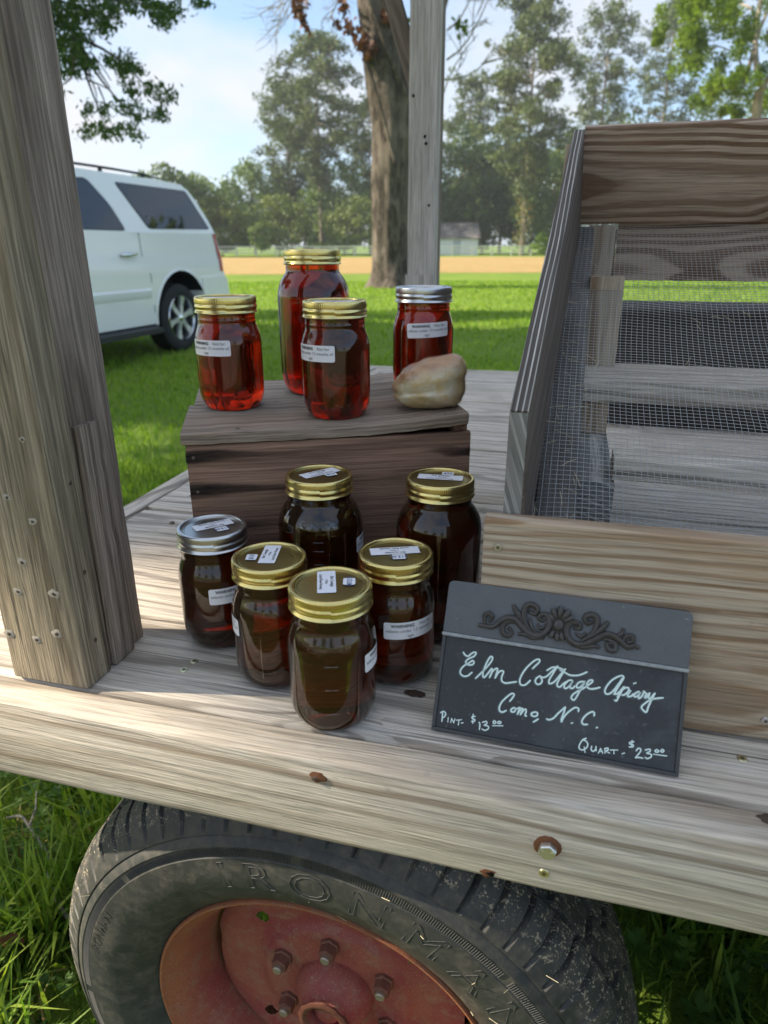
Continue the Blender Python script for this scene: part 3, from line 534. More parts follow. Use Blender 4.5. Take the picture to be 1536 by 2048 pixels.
    for i in range(len(rs) - 1):
        for j in range(NA):
            ids = (i * NA + j, i * NA + (j + 1) % NA, (i + 1) * NA + (j + 1) % NA, (i + 1) * NA + j)
            c_ = np.mean([V[q] for q in ids], axis=0)
            if any((c_[0] - .1265 * math.cos(h)) ** 2 + (c_[2] - .1265 * math.sin(h)) ** 2 < .0078 ** 2 for h in hol): continue
            F.append(ids)
    for i, v in enumerate(V):     # pull the ragged hole borders onto a circle
        for h in hol:
            d = np.array((v[0] - .1265 * math.cos(h), v[2] - .1265 * math.sin(h))); l = np.linalg.norm(d)
            if 1e-6 < l < .0112:
                d *= (.0080 if l < .0105 else l) / l; V[i] = (.1265 * math.cos(h) + d[0], v[1], .1265 * math.sin(h) + d[1])
    mb.add(V, F); mb.w = [((math.hypot(v[0], v[2]) / .4 + (.06 if v[2] > .08 else 0)),) * 3 for v in mb.v]  # offset tints the disc's upper part orange, like warm sunlight falling on it
    mb.build('wheel_disc', M['rim'], w, smooth=50)
    mb = MB(); hp = [(.0520, -.0575), (.0515, -.0520), (.0490, -.0450), (.0435, -.0370), (.0380, -.0300), (.0350, -.0255), (.0338, -.0215), (.0335, -.0180), (.0290, -.0165), (.0240, -.0170), (.0230, -.0230), (.0230, -.0350), (.0002, -.0350)]
    hp = [(r * 0.93, z * 1.0) for r, z in hp]
    mb.lathe(hp, 64, ax=ax); mb.w = [(.12,) * 3 for v in mb.v]
    hub = mb.build('hub', M['rim'], w, smooth=40)
    mb = MB(); mb.lathe([(.0312, -.0195), (.0316, -.0157), (.0280, -.0143), (.0232, -.0147), (.0212, -.0175)], 40, rfun=lambda r, z, q, j, i: r * (1 + .02 * math.sin(5 * q + i) + .015 * math.sin(13 * q)), ax=ax)
    mb.build('grease_rim', M['grease'], hub, smooth=60)
    mb = MB(); mb.lathe([(.0205, -.0335), (.0155, -.0255), (.0100, -.0230), (.0002, -.0225)], 24, rfun=lambda r, z, q, j, i: r * (1 + .08 * math.sin(3 * q + i)), ax=ax)
    mb.build('axle_end', M['rim'], hub, smooth=50)
    for a in (93, 153, 33, -27, -87, -147):
        q = R(a); c_ = np.array((.0745 * math.cos(q), .0425 - DP, .0745 * math.sin(q)))
        e1 = np.array((math.cos(q), 0, math.sin(q))); e2 = np.array((-math.sin(q), 0, math.cos(q)))
        mb = MB(); mb.lathe([(.0125, -.001), (.0125, .004), (.0105, .005), (.0105, .0150), (.0095, .0168), (.0060, .0170)], 6, close=True, org=c_, ax=(e1, e2, -Y_))
        ln = mb.build('lug_nut', M['lug'], w, smooth=25)
        mb = MB(); mb.lathe([(.0058, .0145), (.0058, .0205), (.0045, .0220), (.0004, .0220)], 14, close=True, org=c_, ax=(e1, e2, -Y_)); mb.build('stud', M['lugtip'], w, smooth=35)
    mb = MB(); mb.lathe([(.046, -.22), (.046, -.06), (.03, -.06)], 20, close=True, ax=ax); mb.build('axle_stub', M['lug'], w, smooth=40)
    return w
M['straw'] = plain('dry_straw', (0.52, 0.45, 0.30), 0.7, 0, 0.3, 0.25, 60)
W1 = wheel((-0.208, 0.049, DK - 0.4415), -0.025)
for (x, y, rz) in ((-0.208, 1.96, math.pi), (2.45, 0.049, 0.02), (2.45, 1.96, math.pi)):
    c = copy_tree(W1, wagon); c.location = (x - WO[0], y - WO[1], DK - 0.4415); c.rotation_euler = (0, 0, rz)
for x in (-0.208, 2.45):
    mb = MB(); mb.box((x - .04, .24, DK - .48), (x + .04, 1.77, DK - .40)); mb.build('axle', M['lug'], wagon, off=WO)
    for y in (.36, 1.64): mb = MB(); mb.box((x - .035, y - .035, DK - .41), (x + .035, y + .035, DK - .295)); mb.build('bolster', M['lug'], wagon, off=WO)

# ------------------------------------------------------------------ the slanted display rack with a wire floor
RO = (0.33, 0.45, DK)
rack = thing('display_rack', 'slanted wooden produce bin with a square wire mesh floor and striped brown boards', 'rack', RO)
RX1 = 0.70
def mz(y): return 0.118 + 0.4711 * (y - 0.128)
TH = math.atan(0.4711); cs, sn = math.cos(TH), math.sin(TH); UP = np.array((0, cs, sn)); NRM = np.array((0, -sn, cs))
def rboard(name, mat, lo, hi, axis, **k):
    return wboard(name, mat, lo[0], hi[0], lo[1], hi[1], lo[2], hi[2], axis, parent=rack, off=RO, **k)
rboard('front_board', 'rackfront', (-0.0585, .125, .0), (RX1 + .02, .1465, .184), 'x', seg=40, rad=.003, jit=.0006, pith=(0.062, 0.035), seed=101)
def wprism(name, mat, poly, x0, x1, parent, off, pith, skew=None):
    """side board: outline in (y, z) with the grain along the slope"""
    mb = MB(); V = []; Wc = []; n = len(poly)
    for xx, t in ((x0, 0), (x1, 1)):
        for (y, z) in poly:
            sx = 0 if skew is None else skew(y, z)
            V.append(D(xx + sx, y, z)); Wc.append((y * cs + z * sn, (-y * sn + z * cs) - pith[0], (xx) - pith[1]))
    mb.add(V, [tuple(range(n - 1, -1, -1)), tuple(range(n, 2 * n))] + [(i, (i + 1) % n, n + (i + 1) % n, n + i) for i in range(n)], Wc)
    o = mb.build(name, mat, parent, off=off); b = o.modifiers.new('edge', 'BEVEL'); b.width = .0012; b.segments = 2; return o
yF, zT, zB = .1475, .274, .118
tb = np.array((.741, .562)); mbk = np.array((.803, .436))
side = [(yF, zB - .01), (yF, zT), tuple(tb), tuple(mbk + np.array((.0, -.0)))]
wprism('side_board', M['rackdark'], side, -.0440, -.0290, rack, RO, (.11, -.10), lambda y, z: .0215 * (y - yF) / .6 + .006 * max(0, (mz(y) + .07 - z)) / .1)
wprism('side_board', M['rackdark'], side, RX1 - .002, RX1 + .014, rack, RO, (.14, .58))
# pale worn top edge and sawn end of the near side board: separate thin facings in their own weathered grey
top0 = np.array((yF, zT)); L_top = float(np.linalg.norm(tb - top0))
board('end_cut', M['endgrain'], D(-.0446, yF - .0012, .178), Z_, X_, Y_, zT - .178, .0156, .0011, parent=rack, off=RO, rad=.0004, jit=.0001, seg=6, pith=(-.07, -.02), seed=102, slope=(.32, 0))
board('edge_strip', M['edgewood'], D(-.0446, yF + .0002, zT + .0004), np.array((.0215, tb[0] - yF, tb[1] - zT)) / np.linalg.norm((.0215, tb[0] - yF, tb[1] - zT)), X_, NRM, L_top, .0158, .0016, parent=rack, off=RO, rad=.0006, jit=.0002, pith=(-.06, .0), seed=103, slope=(.004, 0))
board('back_board', M['rack'], np.array(D(-.0075, .803, .437)), X_, NRM, UP, RX1 - .02, .1415, .016, parent=rack, off=RO, seg=30, rad=.002, jit=.0005, pith=(.062, .055), seed=104)
for k, x in enumerate((-.020, RX1 - .045)):
    board('runner', M['rackgrey'], np.array(D(x, .150, mz(.150))) - NRM * .064, UP, X_, NRM, .72, .040, .062, parent=rack, off=RO, seed=106 + k, pith=(.02, -.07))
rboard('rear_rail', 'rack', (.058, .822, .352), (RX1 - .04, .838, .462), 'x', seg=20, pith=(.05, .02), seed=108)
rboard('step_rail', 'deck', (.020, .50, .214), (RX1 - .03, .655, .2425), 'x', seg=20, seed=109, rad=.004)
rboard('step_rail', 'deck', (.056, .302, .171), (RX1 - .03, .352, .1945), 'x', seg=20, seed=110, rad=.004)
for x in (.013, RX1 - .06):
    rboard('base_beam', 'endgrain', (x, .300, .030), (x + .046, .86, .1695), 'y', seg=6, seed=112, pith=(.050, -.005), rad=.003)
    rboard('leg', 'rackfront', (x + .002, .510, .1700), (x + .044, .548, .2135), 'z', seg=4, seed=114, rad=.002)
    rboard('leg', 'rackfront', (x + .006, .620, .2430), (x + .052, .655, .365), 'z', seg=5, seed=116, rad=.002)
    rboard('leg', 'rackfront', (x + .003, .800, .171), (x + .041, .8195, .4355), 'z', seg=5, seed=117, rad=.002)
    rboard('leg', 'rackdark', (x + .0, .840, .0), (x + .045, .870, .43), 'z', seg=5, seed=118, rad=.002)
    rboard('foot', 'rackgrey', (x, .32, .0), (x + .045, .80, .0295), 'y', seg=4, seed=119)
rboard('rear_cleat', 'rackfront', (-.034, .762, .49), (-.012, .80, .548), 'z', seg=4, seed=121, rad=.001)
for (x, z) in ((-.0454, .1588), (.1929, .021), (.43, .15), (-.046, .03)):
    screw('rack_screw', D(x, .1246, z), (0, -1, 0), .0040, rack, RO, m_zincw)
# wire floor: quarter-inch welded wire, sagging a little
m_wire = plain('galvanised_wire', (0.46, 0.47, 0.47), 0.45, 0.5, 0.5, 0.15, 80)
mb = MB(); pit = .00652; nu = 102; nv = int((RX1 + .02) / pit); Lm = .722
def wp(i, j):
    u = i * pit; v = -.021 + j * pit
    sag = -.012 * math.sin(math.pi * min(1, max(0, u / Lm))) * math.sin(math.pi * min(1, max(0, (v - .02) / (RX1 - .06)))) + .0022 * math.sin(9 * u + 5 * v) + .0016 * math.sin(31 * v + 11 * u) + .0012 * math.sin(47 * u - 13 * v)
    dx = .0022 * math.sin(7 * u + 3) + .0016 * math.sin(21 * v + 9 * u); du = .0022 * math.sin(11 * v + 4 * u) + .0010 * math.sin(29 * v)
    return np.array(D(v + dx, .150, mz(.150) + .0015)) + UP * (u + du) + NRM * sag - np.array(RO)
for j in range(nv): mb.tube([wp(i, j) for i in range(0, nu + 9, 3)], .00032, 3)
for i in range(nu + 8): mb.tube([wp(i, j) + NRM * .0005 for j in range(0, nv, 3)], .00032, 3)
mb.build('wire_mesh', m_wire, rack, smooth=180, kind='stuff')
mb = MB()
for k in range(60):
    i, j = (random.uniform(2, 100), random.uniform(0.5, 7)) if k < 46 else (random.uniform(5, 95), random.uniform(4, 38))
    p0 = wp(i, j) + NRM * random.uniform(.0005, .003); a = random.uniform(0, 6.28); L_ = random.uniform(.005, .022)
    d = L_ * (math.cos(a) * X_ + math.sin(a) * UP) + NRM * random.uniform(-.002, .004)
    mb.tube([p0, p0 + d * .5 + NRM * .001, p0 + d], .00035, 3)
mb.build('dried_grass', M['straw'], rack, kind='stuff')

# black box on the deck behind the rack
BO = (.50, 1.42, DK)
bx = thing('storage_box', 'black painted wooden box on the deck behind the mesh rack', 'box', BO)
for nme, lo, hi, a in (('front_panel', (.075, 1.30, 0), (.93, 1.318, .255), 'x'), ('back_panel', (.075, 1.55, 0), (.93, 1.568, .255), 'x'), ('side_panel', (.075, 1.319, 0), (.093, 1.549, .255), 'y'), ('side_panel', (.912, 1.319, 0), (.93, 1.549, .255), 'y'), ('lid', (.068, 1.292, .256), (.938, 1.576, .270), 'x')):
    wboard(nme, 'blackwood', lo[0], hi[0], lo[1], hi[1], lo[2], hi[2], a, parent=bx, off=BO, seg=8, seed=hash(nme) % 50)

# ------------------------------------------------------------------ the old crate
CF = np.array((-0.399, 0.211)); cu_ = np.array((0.902, 0.4316)); cn_ = np.array((-0.4316, 0.902))
CA = math.atan2(cu_[1], cu_[0]); HC = .216; CW, CD = .330, .312
crate = thing('crate', 'old dark brown wooden crate turned upside down as a stand for four jars', 'crate', (CF[0], CF[1], DK), CA)
def cboard(name, mat, lo, hi, axis, **k):
    o = np.array(lo, float); dx, dy, dz = np.array(hi) - o
    a = (o, X_, Y_, Z_, dx, dy, dz) if axis == 'x' else ((o + dx * X_, Y_, -X_, Z_, dy, dx, dz) if axis == 'y' else (o, Z_, X_, Y_, dz, dx, dy))
    return board(name, M[mat], *a, parent=crate, **k)
lift = lambda u, w: .0085 * max(0, (u - .45) / .55) ** 2 * (1 if w < 2 else 1)
cboard('front_board', 'crate', (.003, .002, .0), (CW - .002, .014, HC - .0145), 'x', seg=24, rad=.002, jit=.0006, seed=131, pith=(.10, .10))
cboard('top_board', 'cratetop', (-.001, -.001, HC - .0135), (CW - .006, .150, HC), 'x', seg=30, rad=.003, jit=.0014, seed=132, bow=lift, pith=(.07, -.03))
cboard('top_board', 'cratetop', (.004, .154, HC - .0135), (CW - .002, CD, HC - .0005), 'x', seg=30, rad=.003, jit=.0012, seed=133, bow=lambda u, w: lift(u, w) * .9, pith=(.05, -.04))
cboard('end_board', 'crate', (.004, .015, .0), (.020, CD - .014, HC - .0145), 'y', seg=10, seed=134)
cboard('end_board', 'crate', (CW - .019, .015, .0), (CW - .003, CD - .014, HC - .0045), 'y', seg=10, seed=135)
cboard('back_board', 'crate', (.004, CD - .013, .0), (CW - .003, CD - .001, HC - .0145), 'x', seg=10, seed=136)
def stain_mat():
    n = NT('black_nail_stain'); p = n.obj()
    f = n.noise(n.vmul(p, (30, 30, 260)), 1.0, 3.0, 0.6)
    sx = n.node('ShaderNodeSeparateXYZ'); n.l.new(n.attr('wc'), sx.inputs[0])
    al = n.math('MULTIPLY', sx.outputs[0], n.math('MULTIPLY_ADD', f, 1.2, 0.25), clamp=True)
    mx = n.node('ShaderNodeMixShader'); n.l.new(al, mx.inputs[0])
    n.l.new(n.node('ShaderNodeBsdfTransparent').outputs[0], mx.inputs[1]); n.l.new(n.bsdf((0.022, 0.018, 0.016, 1), 0.85, 0, 0.2), mx.inputs[2])
    return n.done(mx.outputs[0])
m_burn = stain_mat()
for i, (x, z) in enumerate([(.010, .188), (.011, .148), (.012, .106), (.0125, .030), (CW - .010, .180), (CW - .010, .110), (CW - .010, .04)]):
    disc_at('nail', mb_n, (x, .0016, z), (0, -1, 0), .0024, .0006, crate, (0, 0, 0), 9, seed=i)
    # iron-stained streak along the grain from each nail, soft at its edges
    sgn = 1 if x < .1 else -1; mbs = MB(); Ls = random.uniform(.12, .20) if sgn > 0 else random.uniform(.06, .09)
    V = []; Wc = []; F = []
    for k in range(13):
        u = k / 12; hw = .0085 * (1 - u) ** .6 * (1 + .25 * math.sin(9 * u + i)) + .0004; zc = z + .002 * math.sin(5 * u + i)
        for q_, al in ((-1, 0), (-.4, 1), (.4, 1), (1, 0)):
            V.append((x + sgn * (u * Ls - .008), .0013, zc + q_ * hw)); Wc.append((al * (1 - u) ** 1.1, 0, 0))
    F = [(4 * k + j, 4 * k + 4 + j, 4 * k + 5 + j, 4 * k + 1 + j) for k in range(12) for j in range(3)]
    mbs.add(V, F, Wc); mbs.build('nail_stain', m_burn, crate)
for nme, x, z in (('nail', .06, HC + .0006), ('nail', .30, HC + .006)):
    disc_at(nme, mb_n, (x, .012, z), (0, 0, 1), .0024, .0006, crate, (0, 0, 0), 9, up=(0, -1, 0))
# ------------------------------------------------------------------ honey jars
def honey_mat(name, dens, absorb, haze, hazecol):
    n = NT(name)
    g = n.node('ShaderNodeBsdfPrincipled', {'Base Color': (1, 1, 1, 1), 'Roughness': 0.0, 'IOR': 1.47, 'Transmission Weight': 1.0, 'Coat Weight': 0.4, 'Coat IOR': 1.6, 'Coat Roughness': 0.0})
    d = n.bsdf(hazecol, 0.25, 0, 0.5)
    mx = n.node('ShaderNodeMixShader', {0: haze}); n.l.new(g.outputs[0], mx.inputs[1]); n.l.new(d, mx.inputs[2])
    va = n.node('ShaderNodeVolumeAbsorption', {'Color': absorb, 'Density': dens})
    return n.done(mx.outputs[0], vol=va.outputs[0])
M['honey_red'] = honey_mat('amber_honey_in_glass', 110, (0.895, 0.44, 0.02, 1), 0.05, (0.30, 0.055, 0.006, 1))
M['honey_shaded'] = honey_mat('shade_deepened_honey_in_glass', 115, (0.84, 0.43, 0.04, 1), 0.085, (0.13, 0.055, 0.006, 1))  # deck jars: honey deepened to stand in for dimmer light and dark backdrop
M['honey_shaded2'] = honey_mat('brown_honey_in_glass', 120, (0.84, 0.36, 0.03, 1), 0.06, (0.22, 0.08, 0.010, 1))
def metal(name, col, rough):
    n = NT(name); p = n.obj()
    a = n.noise(p, 60.0, 4.0, 0.6); b = n.noise(n.vmul(p, (30, 30, 900)), 1.0, 2.0, 0.5)
    c = n.mix(a, C4([x * .95 for x in col]), C4(col))
    return n.done(n.bsdf(c, n.math('MULTIPLY_ADD', a, 0.10, rough - .06), 1.0, 0.5, n.bump(b, 0.012, 0.0004)))
M['gold'] = metal('gold_lacquered_tin', (0.74, 0.62, 0.26), 0.27); M['goldlid'] = metal('reflection_dimmed_lid_tin', (0.34, 0.27, 0.10), 0.30)  # lid tin darkened, standing in for a dim roof mirrored from overhead
M['silver'] = metal('silver_tin', (0.62, 0.64, 0.66), 0.30); M['silverlid'] = metal('silver_lid_tin', (0.50, 0.51, 0.50), 0.30)
M['paper'] = plain('white_label_paper', (0.80, 0.81, 0.86), 0.42, 0, 0.4, 0.03, 60)
M['ink'] = plain('black_print', (0.02, 0.02, 0.022), 0.5, 0, 0.3, 0.1); M['inkgrey'] = plain('grey_print', (0.10, 0.10, 0.11), 0.5, 0, 0.3, 0.1); M['pen'] = plain('blue_pen', (0.10, 0.13, 0.24), 0.5, 0, 0.3, 0.2)
def emb_mat():
    n = NT('raised_glass_marks'); g = n.node('ShaderNodeBsdfGlossy', {'Color': (1, 1, 1, 1), 'Roughness': 0.08}); t = n.node('ShaderNodeBsdfTransparent')
    fr = n.node('ShaderNodeLayerWeight', {'Blend': 0.35}); mx = n.node('ShaderNodeMixShader')
    n.l.new(n.math('MULTIPLY_ADD', fr.outputs['Facing'], 0.35, 0.06), mx.inputs[0]); n.l.new(t.outputs[0], mx.inputs[1]); n.l.new(g.outputs[0], mx.inputs[2]); return n.done(mx.outputs[0])
M['emboss'] = emb_mat()

PINT = [(.0005, .0022), (.020, .0016), (.0275, .0000), (.0305, .0008), (.0335, .0040), (.0362, .0090), (.0380, .0150), (.0388, .0230), (.0390, .0330), (.0390, .0560), (.0390, .0745), (.0388, .0800), (.0381, .0850), (.0368, .0900), (.0352, .0945), (.0340, .0985), (.0336, .1015), (.0338, .1045), (.0335, .1080), (.0332, .1258), (.0310, .1262), (.0004, .1262)]
QUART = [(.0005, .0025), (.024, .0018), (.0320, .0000), (.0355, .0008), (.0392, .0045), (.0425, .0105), (.0447, .0180), (.0458, .0270), (.0460, .0400), (.0460, .0800), (.0460, .1180), (.0457, .1250), (.0446, .1320), (.0425, .1385), (.0398, .1435), (.0370, .1475), (.0350, .1500), (.0342, .1520), (.0340, .1545), (.0338, .1748), (.0310, .1752), (.0004, .1752)]
def smooth_profile(P, k=3):
    return [tuple(q) for q in spline([P[0]] + list(P[1:]), k)]
BAND = [(.0338, -.0008), (.0362, -.0002), (.0367, .0006), (.0364, .0014), (.0355, .0024), (.0352, .0036), (.0357, .0050), (.0362, .0064), (.0361, .0078), (.0355, .0090), (.0353, .0098), (.0357, .0106), (.0359, .0112), (.0359, .0150), (.0356, .0166), (.0349, .0177), (.0339, .0181), (.0322, .0180), (.0314, .0176), (.0311, .0166)]
LIDP = [(.0313, .0166), (.0306, .0167), (.0300, .0160), (.0296, .0159), (.0290, .0163), (.0285, .0163), (.0278, .0157), (.0180, .0158), (.0004, .0159)]
def patch(w, h, rc, n=16):
    """rounded rectangle as vertical strips: rows of (x, ylow, yhigh)"""
    xs = sorted(set([-w / 2 + rc * (1 - math.cos(R(a))) for a in (0, 20, 40, 60, 80)] + [w / 2 - rc * (1 - math.cos(R(a))) for a in (0, 20, 40, 60, 80)] + list(np.linspace(-w / 2 + rc, w / 2 - rc, n))))
    out = []
    for x in xs:
        d = max(0.0, abs(x) - (w / 2 - rc)); hh = h / 2 - rc + math.sqrt(max(0, rc * rc - d * d)); out.append((x, -hh, hh))
    return out
def jar(kind, loc, label, honey, tin, s=1.0, warn=None, warnz=None, lid=None, marks=None, group='honey jars for sale'):
    quart = kind == 'quart'; P = QUART if quart else PINT; H0 = (.1773 - .0165) if quart else (.1283 - .0165)
    root = thing('honey_jar', label, 'jar', loc, 0, group); root.scale = (s, s, s)
    phc = math.atan2(CAM[1] - loc[1], CAM[0] - loc[0])
    mb = MB(); amp = .006; body_top = .125 if quart else .080
    def rf(r, z, q, j, i):
        f = min(1, max(0, (z - .006) / .02)) * min(1, max(0, (body_top + .012 - z) / .02)); return r * (1 + amp * f * math.cos(4 * (q - phc - .35)))
    sp = smooth_profile(P); mb.lathe(sp, 96, rfun=rf, close=False)
    nn = len(sp); mb.f.append(tuple(range(95, -1, -1))); mb.m.append(0); mb.f.append(tuple((nn - 1) * 96 + j for j in range(96))); mb.m.append(0)
    body = mb.build('jar_body', M[honey], root, smooth=60)
    mb = MB(); NK = 300
    def kn(r, z, q, j, i):
        return r - (.00035 if (j % 3 == 0 and .0112 <= z <= .0152) else 0) + (.00025 * math.sin(q + 1) if .003 < z < .010 else 0)
    tw = lambda z, q: z + (.0011 * ((q / 6.2832) - .5) if .0022 < z < .0100 else 0)
    mb.lathe(BAND, NK, rfun=kn); mb.v = [(x, y, tw(z, (math.atan2(y, x) - phc) % 6.2832)) for x, y, z in mb.v]
    mb.build('lid_band', M[tin], root, smooth=50, loc=(0, 0, H0))
    mb = MB(); mb.lathe(LIDP, 96); mb.f.append(tuple((len(LIDP) - 1) * 96 + j for j in range(96))); mb.m.append(0)
    # raised seal of the lid: a small dashed rule pressed in the tin
    disc = mb.build('lid_disc', M[tin + 'lid'], root, smooth=40, loc=(0, 0, H0))
    if warn is not None:
        RL = P[9][0] * (1 + amp) + .0003; zc = warnz; mbl = MB(); cols = patch(.0555, .0178, .0022); V = []; F = []
        q0 = phc + R(warn[0]); tilt = warn[1] if len(warn) > 1 else 0.0
        cv = lambda x, y, rr: (rr * math.cos(q0 + (x * math.cos(tilt) - y * math.sin(tilt)) / RL), rr * math.sin(q0 + (x * math.cos(tilt) - y * math.sin(tilt)) / RL), zc + y * math.cos(tilt) + x * math.sin(tilt))
        for x, a, b in cols: V += [cv(x, a, RL), cv(x, b, RL)]
        F = [(2 * k, 2 * k + 2, 2 * k + 3, 2 * k + 1) for k in range(len(cols) - 1)]
        mbl.add(V, F); lab = mbl.build('warning_label', M['paper'], root, smooth=180)
        for body_, sz, bold, cx, cyy, mat in (('WARNING', .0047, .028, -.0095, .0050, 'ink'), ('Not for', .0047, 0, .0145, .0050, 'inkgrey'), ('infants under 12 months of', .0047, 0, .0, -.0002, 'inkgrey'), ('age', .0047, 0, -.002, -.0054, 'inkgrey')):
            V, F = text2d(body_, sz, bold); mbt = MB(); mbt.add([cv(x + cx, y + cyy, RL + .00022) for x, y in V], F); mbt.build('print', M[mat], lab)
    if lid is not None:
        # lid = strip (u, v, angle, length, width), price (u, v, angle), words, price text; u to the picture's right, v away
        (su, sv, sa, sl, sw), pr, words, price = lid; zt = H0 + .0163
        er = np.array((-math.sin(phc), math.cos(phc))); ea = -np.array((math.cos(phc), math.sin(phc)))
        def cv2(x, y, cu, cvv, an, z):
            ca, sa_ = math.cos(an), math.sin(an); a, b = cu + x * ca - y * sa_, cvv + x * sa_ + y * ca
            p = a * er + b * ea; return (p[0], p[1], z)
        for (cu2, cv_, an, w, h, rc, lines, mt, nm_) in ((su, sv, sa, sl, sw, .0012, words, 'ink', 'name_label'), (pr[0], pr[1], pr[2], .0125, .0105, .0016, [(price, .0062)], 'pen', 'price_sticker')):
            zl = zt + (.0004 if nm_ == 'price_sticker' else 0); mbl = MB(); V = []; cols = patch(w, h, rc, 4)
            for x, a, b in cols: V += [cv2(x, a, cu2, cv_, an, zl), cv2(x, b, cu2, cv_, an, zl)]
            mbl.add(V, [(2 * k, 2 * k + 2, 2 * k + 3, 2 * k + 1) for k in range(len(cols) - 1)]); lab = mbl.build(nm_, M['paper'], root)
            nl = len(lines)
            for q, (tx, sz) in enumerate(lines):
                V, F = text2d(tx, sz, .01 if mt == 'ink' else .02); mbt = MB(); yy = (nl / 2 - .5 - q) * h / (nl + .35)
                mbt.add([cv2(x, y + yy, cu2, cv_, an, zl + .0002) for x, y in V], F); mbt.build('print', M[mt], lab)
    if marks is not None:
        q0 = phc + R(marks); RB = P[9][0]
        def rad_at(z):
            zs = [b for a, b in P[4:20]]; return float(np.interp(z, zs, [a for a, b in P[4:20]]))
        def cm(x, z, e=.0004):
            r = rad_at(z) * (1 + (amp if z < body_top else 0)) + e; return (r * math.cos(q0 + x / RB), r * math.sin(q0 + x / RB), z)
        zt = .136 if quart else .0865
        for tx, sz, x, z in ([('Cups', .0085, -.012, zt), ('Oz', .0085, .013, zt)] + ([('3', .006, -.015, .108), ('2', .006, -.015, .078), ('16', .006, .014, .078), ('24', .006, .014, .108)] if quart else [('1', .006, -.0155, .049), ('8', .006, .013, .049), ('1/2', .006, -.0155, .0245), ('4', .006, .013, .0245), ('12', .006, .013, .072)])):
            V, F = text2d(tx, sz, 0.0); mbt = MB(); mbt.add([cm(a + x, b * (1.25 if z > zt - .001 else 1) + z, .0006) for a, b in V], F); mbt.build('raised_lettering', M['emboss'], root)
        mbt = MB()
        ticks = (.118, .108, .093, .078, .063) if quart else (.072, .049, .0245)
        for z in ticks: mbt.tube([cm(-.0055 + k * .0011, z, .0) for k in range(11)], .0005, 5)
        for x in (-.0245, .0235):
            z0, z1 = (.02, .105) if quart else (.0165, .062)
            mbt.tube([cm(x, z0 + (z1 - z0) * k / 10, -.0001) for k in range(11)], .0005, 5)
        mbt.build('measuring_marks', M['emboss'], root, smooth=60)
    return root
PW = [('Elm Cottage', .0040), ('1 Pint', .0036), ('Local Raw Honey', .0040)]; QW = [('Elm Cottage', .0040), ('1 Quart', .0036), ('Local Raw Honey', .0040)]
SL, SW = .0415, .0160
cz = DK + HC + .0004
def onc(u, v, dz=0.0): p = CF + u * cu_ + v * cn_; return (p[0], p[1], cz + dz)
jar('pint', (-.183, .0705, DK), 'frontmost pint jar of dark honey with a gold lid on the deck edge', 'honey_shaded', 'gold', 1.02, (84,), .066, ((-.003, .007, R(-90), SL, SW), (.0165, .005, R(-94)), PW, '$13.00'), -2)
jar('pint', (-.260, .1155, DK), 'gold-lidded pint jar of dark honey between the silver-lidded jar and the frontmost jar', 'honey_shaded', 'gold', 1.0, (-97,), .066, ((.001, .008, R(78), SL, SW), (-.0165, .003, R(80)), PW, '$13'), 16)
jar('pint', (-.3485, .1685, DK), 'silver-lidded pint jar of dark honey standing on the deck', 'honey_shaded', 'silver', 1.01, (26,), .066, ((.0015, .006, R(198), SL, SW), (.010, -.0085, R(196)), PW, '$13.00'))
jar('pint', (-.1445, .1525, DK), 'gold-lidded pint jar of dark honey behind the chalkboard corner, warning label facing front', 'honey_shaded', 'gold', 1.01, (24,), .066, ((-.001, .006, R(188), .0475, SW), (.003, -.0085, R(186)), PW, '$13.00'))
jar('quart', (-.2475, .2255, DK), 'tall quart jar of dark honey standing against the middle of the crate front', 'honey_shaded', 'gold', 1.0, (88,), .105, ((.001, .008, R(32), .044, SW), (.0125, .001, R(24)), QW, '$23'), -4)
jar('quart', (-.1195, .246, DK), 'tall quart jar of dark honey standing beside the front board of the rack', 'honey_shaded', 'gold', 1.0, None, None, ((.000, .005, R(-6), .0475, SW), (.008, .0165, R(-8)), QW, '$23'))
jar('pint', onc(.0545, .1335), 'gold-lidded pint jar of bright amber honey at the left end of the crate top', 'honey_red', 'gold', 1.03, (-38,), .0745, ((-.002, .0, R(-6), .0475, SW), (.012, -.0125, R(-8)), PW, '$13'))
jar('pint', onc(.178, .0585), 'gold-lidded pint jar of brown honey at the front edge of the crate top', 'honey_shaded2', 'gold', 1.02, (-42,), .0755, ((.0, .003, R(175), .0475, SW), (.008, -.0125, R(175)), PW, '$13'))
jar('quart', onc(.1685, .213), 'tall gold-lidded quart of red honey at the back of the crate top', 'honey_red', 'gold', 1.04, None, None, ((.0, .003, R(176), .0475, SW), (.008, -.0125, R(175)), QW, '$23'))
jar('pint', onc(.307, .158, .0072), 'silver-lidded pint jar of red honey behind the wrapped bread on the crate', 'honey_red', 'silver', 1.025, (10, .05), .0800, ((.0, .003, R(5), .0475, SW), (.008, -.0125, R(5)), PW, '$13'))

